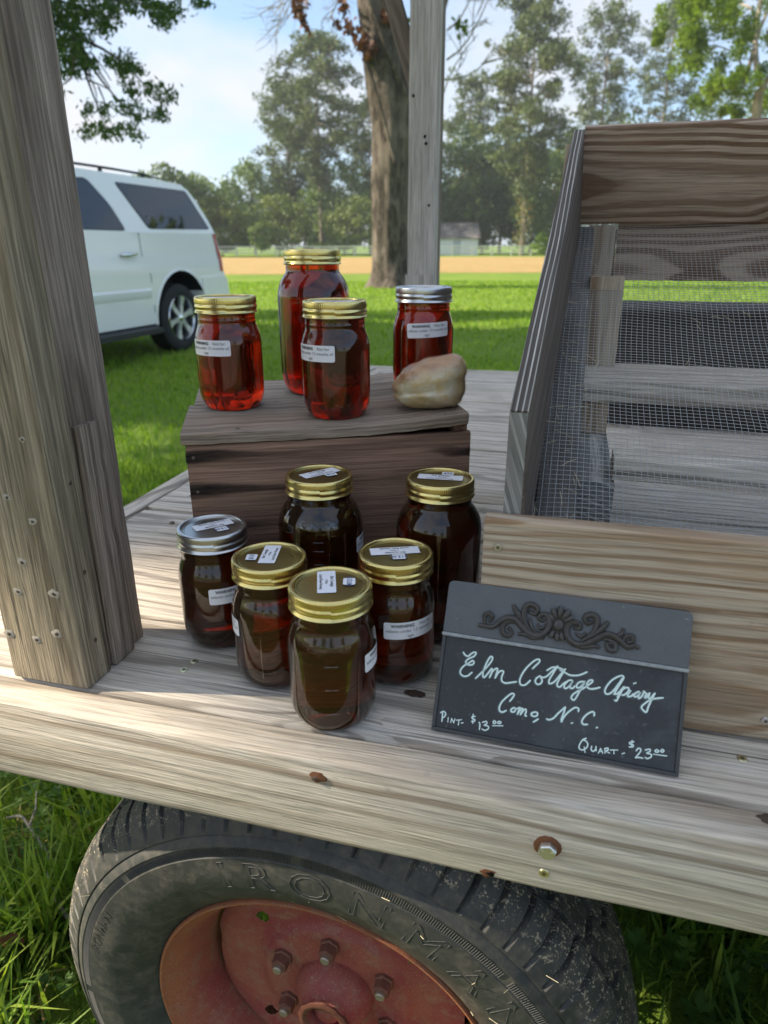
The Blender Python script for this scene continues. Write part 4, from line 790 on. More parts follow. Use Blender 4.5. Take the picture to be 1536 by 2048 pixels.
# ------------------------------------------------------------------ wrapped bread
def bread():
    p = onc(.289, .052, .0072); root = thing('wrapped_bread', 'split biscuit wrapped in wrinkled clear film on the crate corner', 'bread', p, R(6))
    def fnoise(d, f, s): return math.sin(f * d[0] + s) * math.sin(f * 1.3 * d[1] + 2 * s) + 0.6 * math.sin(f * 2.1 * d[2] + 1.7 * s + 2 * d[0] * f)
    def shape(d, grow=0.0, wr=0.0):
        x, y, z = d
        u = np.array((.0445 * np.sign(x) * abs(x) ** .72, .031 * np.sign(y) * abs(y) ** .75, .0275 * np.sign(z) * abs(z) ** .62))
        top = max(0, z) ** .5
        u[2] += .0105 * top * max(-1.0, min(1.0, x * 1.1 + .25)); u[0] *= 1 - .08 * top * (x < 0) - .03 * top; u[0] += .004 * top
        seam = math.exp(-((z + .06 - .14 * x) / .07) ** 2); u[:2] *= 1 - .05 * seam
        u += np.array(d) * (.0011 * fnoise(d, 2.6, 1.0) + .0005 * fnoise(d, 6, 2.2) + grow)
        if wr > 5:
            w = abs(math.sin(24 * x + 17 * z + 3 * math.sin(7 * y + 4 * z))) ** 6 + abs(math.sin(31 * z - 9 * x + 3 * math.sin(9 * x))) ** 8
            u += np.array(d) * (.0006 * w + .0003 * fnoise(d, 13, .4)) * wr
        u[2] = max(u[2], -.0268); return u
    def sph(grow, wr, nu, nv):
        V = []; F = []
        for i in range(nv + 1):
            th = math.pi * i / nv
            for j in range(nu):
                q = 2 * math.pi * j / nu; d = (math.sin(th) * math.cos(q), math.sin(th) * math.sin(q), math.cos(th)); V.append(shape(d, grow, wr) + np.array((0, 0, .0270)))
        for i in range(nv):
            for j in range(nu): F.append((i * nu + j, (i + 1) * nu + j, (i + 1) * nu + (j + 1) % nu, i * nu + (j + 1) % nu))
        return V, F
    n = NT('baked_biscuit'); q = n.obj(); a = n.noise(q, 60.0, 5.0, 0.65, 0.4); b = n.noise(q, 210.0, 4.0, 0.65)
    sx = n.node('ShaderNodeSeparateXYZ'); n.l.new(q, sx.inputs[0])
    top = n.sstep(n.math('MULTIPLY_ADD', a, .024, n.math('MULTIPLY_ADD', sx.outputs[0], -.30, sx.outputs[2])), .047, .062)
    col = n.mix(n.sstep(a, .4, .62), (0.84, 0.62, 0.30, 1), (0.88, 0.77, 0.52, 1)); col = n.mix(n.math('MULTIPLY', n.sstep(b, .5, .7), .35), col, (0.74, 0.54, 0.32, 1)); col = n.mix(n.math('MULTIPLY', top, .85), col, (0.52, 0.22, 0.06, 1))
    pk = n.sstep(n.noise(q, 26.0, 3.0, .6), .55, .66); col = n.mix(n.math('MULTIPLY', pk, .3), col, (0.72, 0.50, 0.40, 1))
    mt = n.done(n.bsdf(col, 0.7, 0, 0.3, n.bump(b, .5, .002)))
    V, F = sph(0, 0, 72, 40); mb = MB(); mb.add(V, F); mb.build('biscuit', mt, root, smooth=180)
    n = NT('clear_wrinkled_film'); q = n.obj(); w = n.noise(n.vmul(q, (90, 90, 40)), 1.0, 4.0, 0.6, 1.2); g = n.node('ShaderNodeBsdfGlossy', {'Color': (1, 1, 1, 1), 'Roughness': 0.05}); n.l.new(n.bump(w, .8, .003), g.inputs['Normal'])
    lw = n.node('ShaderNodeLayerWeight', {'Blend': .3}); tr = n.node('ShaderNodeBsdfTransparent', {'Color': (.97, .97, .98, 1)}); mx = n.node('ShaderNodeMixShader')
    n.l.new(n.math('MULTIPLY_ADD', lw.outputs['Fresnel'], .45, .09), mx.inputs[0]); n.l.new(tr.outputs[0], mx.inputs[1]); n.l.new(g.outputs[0], mx.inputs[2])
    V, F = sph(.0011, 1.0, 150, 80); mb = MB(); mb.add(V, F); mb.build('film_wrap', n.done(mx.outputs[0]), root, smooth=180)
bread()

# ------------------------------------------------------------------ the chalkboard sign
def sign():
    O = np.array((-0.0897, 0.0655, DK + .0006)); ex = np.array((0.99925, -0.0386, 0.0)); ev = np.array((0.0175, 0.4520, 0.8919)); ev -= ex * (ev @ ex); ev /= np.linalg.norm(ev); en = np.cross(ex, ev)
    root = thing('chalkboard_sign', 'small black chalkboard sign with scroll ornament leaning on the rack front board', 'sign', tuple(O))
    def W(a, b, c=0.0): return (a * ex + b * ev + c * en) * .001
    def slate():
        n = NT('chalkboard_slate'); p = n.obj(); a = n.noise(p, 28.0, 5.0, 0.65); b = n.noise(p, 260.0, 4.0, 0.6); c = n.noise(n.vmul(p, (700, 40, 40)), 1.0, 2.0, 0.5)
        col = n.mix(a, (0.020, 0.022, 0.026, 1), (0.040, 0.043, 0.050, 1)); col = n.mix(n.math('MULTIPLY', n.sstep(n.noise(p, 16.0, 5.0, .7, .5), .50, .68), .45), col, (0.075, 0.080, 0.086, 1)); col = n.mix(n.math('MULTIPLY', n.sstep(b, .60, .72), .4), col, (0.15, 0.16, 0.17, 1))
        return n.done(n.bsdf(col, n.math('MULTIPLY_ADD', a, .2, .42), 0, .45, n.bump(n.math('ADD', b, c), .06, .0006)))
    def stone():
        n = NT('grey_textured_header'); p = n.obj(); a = n.noise(p, 40.0, 5.0, 0.65); b = n.noise(p, 700.0, 3.0, 0.7); e = n.noise(p, 120.0, 5.0, .7)
        col = n.mix(a, (0.085, 0.093, 0.103, 1), (0.130, 0.139, 0.150, 1)); col = n.mix(n.math('MULTIPLY', n.sstep(e, .64, .74), .55), col, (0.40, 0.42, 0.44, 1)); col = n.mix(n.math('MULTIPLY', n.sstep(b, .62, .74), .5), col, (0.24, 0.25, 0.27, 1))
        return n.done(n.bsdf(col, .62, 0, .4, n.bump(b, .5, .0008)))
    mS, mH = slate(), stone(); m_fr = plain('worn_black_frame', (0.045, 0.047, 0.050), 0.45, 0, .45, .35, 150, .2)
    m_chip = plain('chalky_ledge', (0.30, 0.32, 0.33), .7, 0, .3, .5, 260, .5)
    Wd, Hd, hy = 206.8, 134.6, 87.0
    def slab(name, poly, z0, z1, mat, bev=.0006):
        mb = MB(); n_ = len(poly); V = [W(a, b, z0) for a, b in poly] + [W(a, b, z1) for a, b in poly]
        mb.add(V, [tuple(range(n_ - 1, -1, -1)), tuple(range(n_, 2 * n_))] + [(i, (i + 1) % n_, n_ + (i + 1) % n_, n_ + i) for i in range(n_)])
        o = mb.build(name, mat, root)
        if bev: b = o.modifiers.new('edge', 'BEVEL'); b.width = bev; b.segments = 3
        return o
    slab('backing', [(1, 1), (Wd - 1, 1), (Wd - 1, hy - 1), (1, hy - 1)], -7, -1.6, m_fr)
    slab('slate_panel', [(3.5, 3.5), (Wd - 3.5, 3.5), (Wd - 3.5, hy - 3), (3.5, hy - 3)], -1.59, -.9, mS, 0)
    for a, b, c, d in ((0, 0, Wd, 3.2), (0, 3.25, 3.2, hy - .1), (Wd - 3.2, 3.25, Wd, hy - .1)): slab('frame_strip', [(a, b), (c, b), (c, d), (a, d)], -1.58, .9, m_fr)
    rc = 5.0; top = [(.0, hy + 1.0), (Wd, hy + 1.0), (Wd - .3, Hd - rc)] + [(Wd - .3 - rc + rc * math.cos(R(a)), Hd - rc + rc * math.sin(R(a))) for a in (20, 45, 70, 90)] + [(.3 + rc - rc * math.sin(R(a)), Hd - rc + rc * math.cos(R(a))) for a in (0, 20, 45, 70, 90)]
    slab('header_panel', top, -6, 2.2, mH, .0009)
    slab('ledge', [(-.6, hy - 2.4), (Wd + .6, hy - 2.4), (Wd + .6, hy + .95), (-.6, hy + .95)], -1.5, 2.9, m_chip, .0012)
    # hand lettering: flat chalk strokes
    m_ch = plain('pale_chalk', (0.66, 0.80, 0.78), .9, 0, .2, .18, 900, .3); m_gh = plain('old_chalk_smear', (0.10, 0.135, 0.145), .9, 0, .2, .4, 500)
    def stroke(mb, P, w, z):
        P = spline(P, 5); k = len(P); V = []
        for i, p in enumerate(P):
            t = P[min(i + 1, k - 1)] - P[max(i - 1, 0)]; t = t / (np.linalg.norm(t) + 1e-9); nn = np.array((-t[1], t[0])); ww = w * (.5 + .07 * math.sin(3.1 * i + P[0][0])) * (.75 if i in (0, k - 1) else 1)
            V += [W(*(p + nn * ww), z), W(*(p - nn * ww), z)]
        mb.add(V, [(2 * i, 2 * i + 1, 2 * i + 3, 2 * i + 2) for i in range(k - 1)])
        c0 = len(mb.v)
        for e, sg in ((0, -1), (k - 1, 1)):
            t = (P[min(e + 1, k - 1)] - P[max(e - 1, 0)]); t = t / (np.linalg.norm(t) + 1e-9); q0 = math.atan2(t[1], t[0]); pts = [W(*(P[e] + w * .46 * np.array((math.cos(q0 + a), math.sin(q0 + a)))), z + .012) for a in np.linspace(0, 2 * math.pi, 9)[:-1]]
            mb.add(pts, [tuple(range(8))])
    mb = MB()
    for i, P in enumerate(SIGN['big']): stroke(mb, P, 1.45, -.80 + .004 * (i % 9))
    mb.build('chalk_lettering', m_ch, root)
    mb = MB()
    for i, P in enumerate(SIGN['small'][:16]): stroke(mb, P, 1.15, -.80 + .004 * (i % 9))
    mb.build('chalk_price', m_ch, root); mb = MB()
    for i, P in enumerate(SIGN['small'][16:]): stroke(mb, P, 1.15, -.80 + .004 * (i % 9))
    mb.build('chalk_price', m_ch, root)
    mb = MB()
    for i, P in enumerate(SIGN['big']):
        if len(P) > 2: stroke(mb, [(a - .55, b - .35) for a, b in P], 2.5, -.885 + .004 * (i % 9))
    mb.build('chalk_smear', m_gh, root)
    # carved scroll ornament
    m_or = NT('bronzed_plaster'); p = m_or.obj(); a = m_or.noise(p, 130.0, 4.0, .6); b = m_or.noise(p, 600.0, 3.0, .6)
    col = m_or.mix(a, (0.028, 0.026, 0.024, 1), (0.075, 0.070, 0.064, 1)); col = m_or.mix(m_or.math('MULTIPLY', m_or.sstep(b, .62, .72), .5), col, (0.26, 0.25, 0.24, 1)); mo = m_or.done(m_or.bsdf(col, .46, 0, .5, m_or.bump(b, .3, .0006)))
    orn = MB(); rw = [2.5, 1.9, 2.2, 2.3, 2.0, 1.9, 1.4, 1.3, 2.5, 2.3, 2.2, 2.0, 1.5, 1.9, 1.9, 1.3]
    for P, r0 in zip(SIGN['orn'], rw):
        Q = spline(P, 6); k = len(Q); pts = []; rad = []
        for i, q in enumerate(Q):
            u = i / (k - 1); pts.append(W(q[0], q[1], 2.6 + .9 * math.sin(math.pi * u))); rad.append(.001 * r0 * (.45 + .75 * math.sin(math.pi * min(1, u * .8 + .12))))
        orn.tube(pts, rad, 8)
        if r0 > 1.4:              # a rib along the back of each larger scroll
            orn.tube([np.array(p) + en * (rr * .8) for p, rr in zip(pts, rad)], [r * .38 for r in rad], 5)
        e = np.array(pts[-1]); orn.lathe([(.0002, .0019), (.0010, .0017), (.0017, .0008), (.0019, 0)], 10, org=e, ax=(ex, ev, en))
    orn.build('scrollwork', mo, root, smooth=70)
    for P in SIGN['pet']:
        Q = [np.array(q) for q in P]; mb = MB(); V = []
        d = Q[1] - Q[0]; L_ = np.linalg.norm(d); d /= L_; s_ = np.array((-d[1], d[0])); hw = 2.6 if L_ > 9 else 2.2
        pts = [W(*(Q[0] + d * L_ * u), 2.9 + 1.0 * math.sin(2.6 * u)) for u in np.linspace(0, 1, 7)]
        mb.tube(pts, [.001 * hw * (.55 + .6 * math.sin(math.pi * (u * .62 + .12))) for u in np.linspace(0, 1, 7)], 8); mb.build('petal', mo, root, smooth=70)
    c = SIGN['boss'][0]; mb = MB(); mb.lathe([(.0001, .0040), (.0030, .0036), (.0042, .0026), (.0046, .0018), (.0050, .0024), (.0056, .0030), (.0062, .0022), (.0065, .0)], 28, rfun=lambda r, z, q, j, i: r * (1 + .16 * math.sin(q) ** 2), org=np.array(W(c[0], c[1], 2.3)), ax=(ex, ev, en)); mb.build('boss', mo, root, smooth=60)
sign()
from mathutils.geometry import tessellate_polygon
# ------------------------------------------------------------------ places in the landscape: bearing (picture-plane tangent) and distance from the camera
HF = c_f[:2] / np.linalg.norm(c_f[:2]); HR = np.array([HF[1], -HF[0]]); CP, SP = 0.93308, 0.35966
def far(xp, dist):
    p = CAM[:2] + dist * (HF + HR * ((xp - 768) / FPX * CP)); return float(p[0]), float(p[1])
def hgt(yp, dist):
    t = (1024 - yp) / FPX; return float(CAM[2] + dist * (-SP + t * CP) / (CP + t * SP))

# ------------------------------------------------------------------ lawn, stubble field, unseen bounce ground
def lawn_mat():
    n = NT('lawn'); p = n.pos()
    a = n.noise(p, 0.35, 4.0, 0.6); b = n.noise(p, 2.6, 5.0, 0.65); c = n.noise(p, 22.0, 5.0, 0.7); e = n.noise(p, 160.0, 3.0, 0.7)
    col = n.mix(n.sstep(a, .35, .65), (0.165, 0.270, 0.036, 1), (0.225, 0.325, 0.046, 1))
    col = n.mix(n.math('MULTIPLY', n.sstep(b, .48, .70), .4), col, (0.20, 0.26, 0.045, 1))
    col = n.mix(n.math('MULTIPLY', n.sstep(c, .50, .68), .45), col, (0.060, 0.115, 0.012, 1))
    col = n.mix(n.math('MULTIPLY', n.sstep(e, .55, .70), .5), col, (0.024, 0.040, 0.008, 1))
    h = n.math('ADD', c, n.math('MULTIPLY', e, .6))
    return n.done(n.bsdf(col, .85, 0, .15, n.bump(h, .9, .03)))
def field_mat():
    n = NT('golden_stubble'); p = n.pos()
    a = n.noise(n.vmul(p, (.12, .12, 1)), 1.0, 4.0, .6); b = n.noise(p, 1.6, 5.0, .7); c = n.noise(p, 9.0, 4.0, .7)
    col = n.mix(a, (0.38, 0.25, 0.10, 1), (0.52, 0.37, 0.165, 1)); col = n.mix(n.math('MULTIPLY', n.sstep(b, .46, .62), .6), col, (0.30, 0.24, 0.10, 1)); col = n.mix(n.math('MULTIPLY', n.sstep(c, .52, .66), .5), col, (0.22, 0.20, 0.08, 1))
    return n.done(n.bsdf(col, .9, 0, .1, n.bump(n.math('ADD', b, c), .8, .08)))
def sheet(name, pts, z, mat, kind='structure'):
    mb = MB(); mb.add([(x, y, z) for x, y in pts], [tuple(range(len(pts)))]); o = mb.build(name, mat); o['kind'] = kind; return o
ground = sheet('ground', [(-900, -900), (900, -900), (900, 900), (-900, 900)], 0.0, lawn_mat())
fp = []
for d, sgn in ((34, 1), (84, -1)):
    row = [(CAM[:2] + d * HF + HR * l + HF * (0.9 * math.sin(l * .21) + .5 * math.sin(l * .63 + 1))) for l in np.linspace(-130, 130, 60)]
    fp += row if sgn > 0 else row[::-1]
sheet('field', [tuple(q) for q in fp], 0.012, field_mat())

def bounce_sand_mat():
    n = NT('bounce_sand'); p = n.pos(); a = n.noise(p, 1.4, 5.0, .65); b = n.noise(p, 14.0, 5.0, .7); c = n.noise(p, 90.0, 4.0, .7)
    col = n.mix(a, (0.22, 0.19, 0.14, 1), (0.28, 0.24, 0.185, 1)); col = n.mix(n.math('MULTIPLY', n.sstep(b, .54, .68), .5), col, (0.16, 0.145, 0.08, 1)); col = n.mix(n.math('MULTIPLY', n.sstep(c, .55, .7), .4), col, (0.24, 0.205, 0.15, 1))
    return n.done(n.bsdf(col, .92, 0, .1, n.bump(n.math('ADD', b, c), .8, .02)))
wp_ = [(x, -4.2 - .25 * math.sin(x * 1.3) - .12 * math.sin(x * 3.1 + 1)) for x in np.linspace(-16, 22, 60)] + [(x, -17 + .5 * math.sin(x * .9)) for x in np.linspace(22, -16, 30)]
def dull_mat():
    n = NT('dull_olive_ground'); p = n.pos(); a = n.noise(p, 1.6, 5.0, .65); b = n.noise(p, 18.0, 5.0, .7)
    col = n.mix(a, (0.070, 0.064, 0.020, 1), (0.100, 0.092, 0.032, 1)); col = n.mix(n.math('MULTIPLY', n.sstep(b, .5, .66), .5), col, (0.13, 0.105, 0.06, 1))
    return n.done(n.bsdf(col, .92, 0, .1, n.bump(b, .8, .02)))
sheet('unseen_olive_verge', [(x, -.60 - .10 * math.sin(x * 2.3)) for x in np.linspace(-9, 14, 60)] + [(x, -4.6 + .2 * math.sin(x * .9)) for x in np.linspace(14, -9, 30)], 0.005, dull_mat())  # added behind the camera: olive reflection in the jars, less green bounce
sheet('unseen_bounce_sand', wp_, 0.010, bounce_sand_mat())  # added behind the camera to bounce warm sunlight onto the wagon's front

# ------------------------------------------------------------------ foliage and grass materials
def leaf_mat(name, c0, c1, c2, trans=0.35, rough=.55):
    n = NT(name); t = n.attr('tone', 'Fac'); p = n.pos(); a = n.noise(p, .9, 3.0, .6)
    f = n.math('ADD', n.math('MULTIPLY', t, .75), n.math('MULTIPLY', a, .35))
    col = n.ramp(f, [(0.15, c0), (0.50, c1), (0.90, c2)])
    b = n.bsdf(col, rough, 0, .3); tr = n.node('ShaderNodeBsdfTranslucent'); n.l.new(n.mix(1.0, col, (1.15, 1.25, .55, 1), 'MULTIPLY'), tr.inputs[0])
    mx = n.node('ShaderNodeMixShader', {0: trans}); n.l.new(b, mx.inputs[1]); n.l.new(tr.outputs[0], mx.inputs[2]); return n.done(mx.outputs[0])
M['grass'] = leaf_mat('grass_blade', (0.060, 0.130, 0.014), (0.145, 0.255, 0.026), (0.29, 0.38, 0.06), .40)
M['grassdry'] = leaf_mat('dry_blade', (0.20, 0.11, 0.04), (0.34, 0.24, 0.09), (0.42, 0.34, 0.16), .25)
M['weed'] = leaf_mat('weed_leaf', (0.030, 0.080, 0.014), (0.060, 0.135, 0.020), (0.12, 0.21, 0.035), .3)
M['lawnblade'] = leaf_mat('mown_blade', (0.11, 0.215, 0.022), (0.20, 0.33, 0.03), (0.28, 0.40, 0.045), .42)
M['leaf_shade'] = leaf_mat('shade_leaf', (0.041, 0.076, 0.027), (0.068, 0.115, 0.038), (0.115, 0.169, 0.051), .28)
M['leaf_dark'] = leaf_mat('oak_leaf', (0.022, 0.052, 0.010), (0.042, 0.088, 0.014), (0.10, 0.165, 0.02), .36)
M['leaf_mid'] = leaf_mat('broad_leaf', (0.061, 0.105, 0.035), (0.101, 0.159, 0.049), (0.162, 0.223, 0.068), .28)
M['leaf_bright'] = leaf_mat('young_leaf', (0.060, 0.120, 0.012), (0.115, 0.195, 0.018), (0.19, 0.28, 0.03), .42)
M['leaf_pale'] = leaf_mat('willow_leaf', (0.085, 0.125, 0.036), (0.125, 0.170, 0.046), (0.18, 0.22, 0.065), .30)
M['needle'] = leaf_mat('pine_needle', (0.061, 0.095, 0.041), (0.097, 0.135, 0.057), (0.149, 0.189, 0.076), .22)
M['leaf_brown'] = leaf_mat('dead_leaf', (0.045, 0.018, 0.012), (0.09, 0.035, 0.02), (0.14, 0.055, 0.028), .25)
def bark(name, a, b, sc=1.0):
    n = NT(name); p = n.pos(); f = n.noise(n.vmul(p, (7 * sc, 7 * sc, 2.0 * sc)), 1.0, 7.0, .72, .8); g = n.noise(n.vmul(p, (1.4, 1.4, .7)), 1.0, 4.0, .6)
    col = n.mix(n.sstep(f, .36, .64), C4(a), C4(b)); col = n.mix(n.math('MULTIPLY', n.sstep(g, .48, .62), .55), col, C4([min(1, x * 1.5) for x in b])); return n.done(n.bsdf(col, .9, 0, .15, n.bump(f, 1.0, .12)))
M['bark'] = bark('old_bark', (0.040, 0.033, 0.028), (0.165, 0.14, 0.118)); M['barkpale'] = bark('pale_bark', (0.22, 0.19, 0.15), (0.40, 0.36, 0.30), .6); M['barkpine'] = bark('pine_bark', (0.12, 0.095, 0.075), (0.25, 0.215, 0.18), .5)

def blades(name, P, H, Wd, mat, lean=.5, tone=None, kind='stuff', parent=None, splay=None):
    """bent grass blades: 5 vertices each, P (N,2 or 3)"""
    N = len(P); P = np.c_[P, np.zeros(N)] if P.shape[1] == 2 else P
    yaw = RNG.uniform(0, 6.283, N); ln = np.abs(RNG.normal(0, lean, N)).clip(0, 1.3); w = Wd * RNG.uniform(.6, 1.25, N) if np.isscalar(Wd) else Wd
    dirx, diry = np.cos(yaw), np.sin(yaw); ty = yaw + RNG.uniform(-1, 1, N) + 1.57
    tx, tyy = np.cos(ty), np.sin(ty)
    def pt(f, side, up):
        off = H * np.sin(ln) * f ** 1.6; z = H * (f - .35 * np.sin(ln) * f * f) ; hw = side * w * up
        return np.c_[P[:, 0] + dirx * off + tx * hw, P[:, 1] + diry * off + tyy * hw, P[:, 2] + z]
    V = np.stack([pt(0, -.5, .7), pt(0, .5, .7), pt(.55, -.5, 1.0), pt(.55, .5, 1.0), pt(1.0, 0, 0)], 1).reshape(-1, 3)
    b = np.arange(N)[:, None] * 5
    F = np.concatenate([b + np.array([[0, 1, 3]]), b + np.array([[0, 3, 2]]), b + np.array([[2, 3, 4]])])
    t = RNG.uniform(0, 1, N) if tone is None else tone
    return fast_mesh(name, V, F, mat, np.repeat(t, 5), parent, kind)
def leaves(C, size, asp=.5, flat=0.0, tone=None, droop=0.0):
    """leaf-sized rhombi round the points C: returns V, F, tone"""
    N = len(C); n = RNG.normal(0, 1, (N, 3)); n[:, 2] += flat * 2; n /= np.linalg.norm(n, axis=1)[:, None]
    a = np.cross(n, RNG.normal(0, 1, (N, 3))); a[:, 2] -= droop; a /= np.linalg.norm(a, axis=1)[:, None]; b = np.cross(n, a)
    s = (size * RNG.uniform(.6, 1.3, N))[:, None]
    V = np.stack([C - a * s * .5, C + b * s * asp * .5, C + a * s * .5, C - b * s * asp * .5], 1).reshape(-1, 3)
    F = np.arange(N)[:, None] * 4 + np.array([[0, 1, 2, 3]])
    t = RNG.uniform(0, 1, N) if tone is None else tone
    return V, F, np.repeat(t, 4)

# ------------------------------------------------------------------ grass by the wagon
def clear_of_wheel(P): return ~((np.abs(P[:, 0] + .208) < .26) & (np.abs(P[:, 1] - .14) < .13))
N = 52000; P = np.c_[RNG.uniform(-2.6, 1.3, N), RNG.uniform(-.45, 2.9, N)]
dens = .5 + .5 * np.sin(P[:, 0] * 7.1 + 2 * np.sin(P[:, 1] * 5)) * np.sin(P[:, 1] * 8.3 + 1.0)
P = P[(RNG.uniform(0, 1, N) < .45 + .55 * dens) & clear_of_wheel(P)]
blades('grass', P, RNG.uniform(.03, .085, len(P)), .0046, M['grass'], .75)
cl = np.array([(-.98, .62), (-.80, .50), (-.74, .72), (-1.15, .35), (-.92, .16), (-.78, .02), (-1.3, .8), (-.86, .30), (.42, .25), (.62, .42), (.78, .12), (.34, .62), (-1.6, .5), (.95, .5)])
Q = np.concatenate([c + RNG.normal(0, .055, (300, 2)) for c in cl]); Q = Q[clear_of_wheel(Q)]
blades('tall_grass', Q, RNG.uniform(.09, .22, len(Q)), .0075, M['grass'], .62)
Q = np.concatenate([c + RNG.normal(0, .05, (42, 2)) for c in np.array([(-.99, .43), (-.84, .16), (-.90, .10), (-.76, .05), (.5, .1), (-.93, .02)])])
blades('dead_grass', Q, RNG.uniform(.04, .12, len(Q)), .006, M['grassdry'], .9)
# low broad-leaved weeds between the blades
N = 2600; P = np.c_[RNG.uniform(-1.9, 1.3, N), RNG.uniform(-.35, 1.5, N)]; P = P[clear_of_wheel(P)]; Vs, Fs, Ts, nb = [], [], [], 0
for px, py in P:
    k = random.randint(5, 11); zc = random.uniform(.02, .09); a0 = random.uniform(0, 6.28); L_ = random.uniform(.014, .032); tn = random.uniform(0, 1)
    for j in range(k):
        a = a0 + j * 2.4; up = random.uniform(.1, .7); zz = zc - .05 * random.random() * (j > 5); d = np.array((math.cos(a), math.sin(a), up)); d /= np.linalg.norm(d); s_ = np.array((-math.sin(a), math.cos(a), 0)) * L_ * .23; b0 = np.array((px, py, zz))
        Vs += [b0, b0 + d * L_ * .5 + s_ + (0, 0, -.001), b0 + d * L_, b0 + d * L_ * .5 - s_ + (0, 0, -.001)]; Fs.append((nb, nb + 1, nb + 2, nb + 3)); Ts += [tn] * 4; nb += 4
fast_mesh('weeds', np.array(Vs), np.array(Fs), M['weed'], np.array(Ts), None, 'stuff')
# mown lawn, thinning out with distance
PP = []
for d0, d1, den in ((1.4, 4, 1500), (4, 8, 620), (8, 14, 260), (14, 26, 90)):
    A = .62 * (d1 * d1 - d0 * d0); n_ = int(A * den); d = np.sqrt(RNG.uniform(d0 * d0, d1 * d1, n_)); l = RNG.uniform(-.62, .62, n_) * d
    PP.append(np.c_[CAM[0] + d * HF[0] + l * HR[0], CAM[1] + d * HF[1] + l * HR[1], np.zeros(n_), d])
PP = np.concatenate(PP); PP = PP[~((PP[:, 0] > -2.4) & (PP[:, 0] < 3.0) & (PP[:, 1] < 2.1) & (PP[:, 1] > -.4))]
blades('lawn_grass', PP[:, :3], RNG.uniform(.03, .062, len(PP)) * (1 + PP[:, 3] * .02), .0065 * (1 + PP[:, 3] * .16), M['lawnblade'], .6)
tw = [(-1.052, .441, 0.080), (-1.02, .447, 0.087), (-.985, .43, 0.085), (-.94, .405, 0.081), (-.905, .385, 0.079), (-.875, .352, 0.075), (-.860, .335, 0.075), (-.83, .312, 0.073), (-.80, .295, 0.065), (-.74, .27, 0.060)]
mb = MB(); Q = spline(tw, 3); mb.tube(Q, [.0048 * (.55 + .6 * i / len(Q)) for i in range(len(Q))], 8)
mb.tube([(-.985, .43, .085), (-.99, .46, .105), (-1.0, .48, .13)], [.003, .0022, .0012], 6)
nm(mb.build('twig', M['barkpale'], None, smooth=60), 'bare pale twig lying in the grass left of the wagon wheel', 'twig')
mb = MB()
for k in range(1):
    V = []; F = []; nx, ny = 7, 5
    for i in range(nx):
        for j in range(ny):
            u = i / (nx - 1); v = j / (ny - 1) - .5; wd = .034 * math.sin(math.pi * (.08 + .86 * u)) ** .8; V.append((-.89 + .075 * u, .165 + .05 * u + v * wd, .075 + .018 * math.sin(3 * u) + .02 * abs(v)))
    F = [(i * ny + j, (i + 1) * ny + j, (i + 1) * ny + j + 1, i * ny + j + 1) for i in range(nx - 1) for j in range(ny - 1)]
    mb.add(V, F)
m_dl = plain('russet_leaf', (0.17, 0.055, 0.022), .6, 0, .3, .3, 60)
nm(mb.build('fallen_leaf', m_dl, None, smooth=180), 'curled russet dead leaf in the sunlit grass left of the wheel', 'leaf')

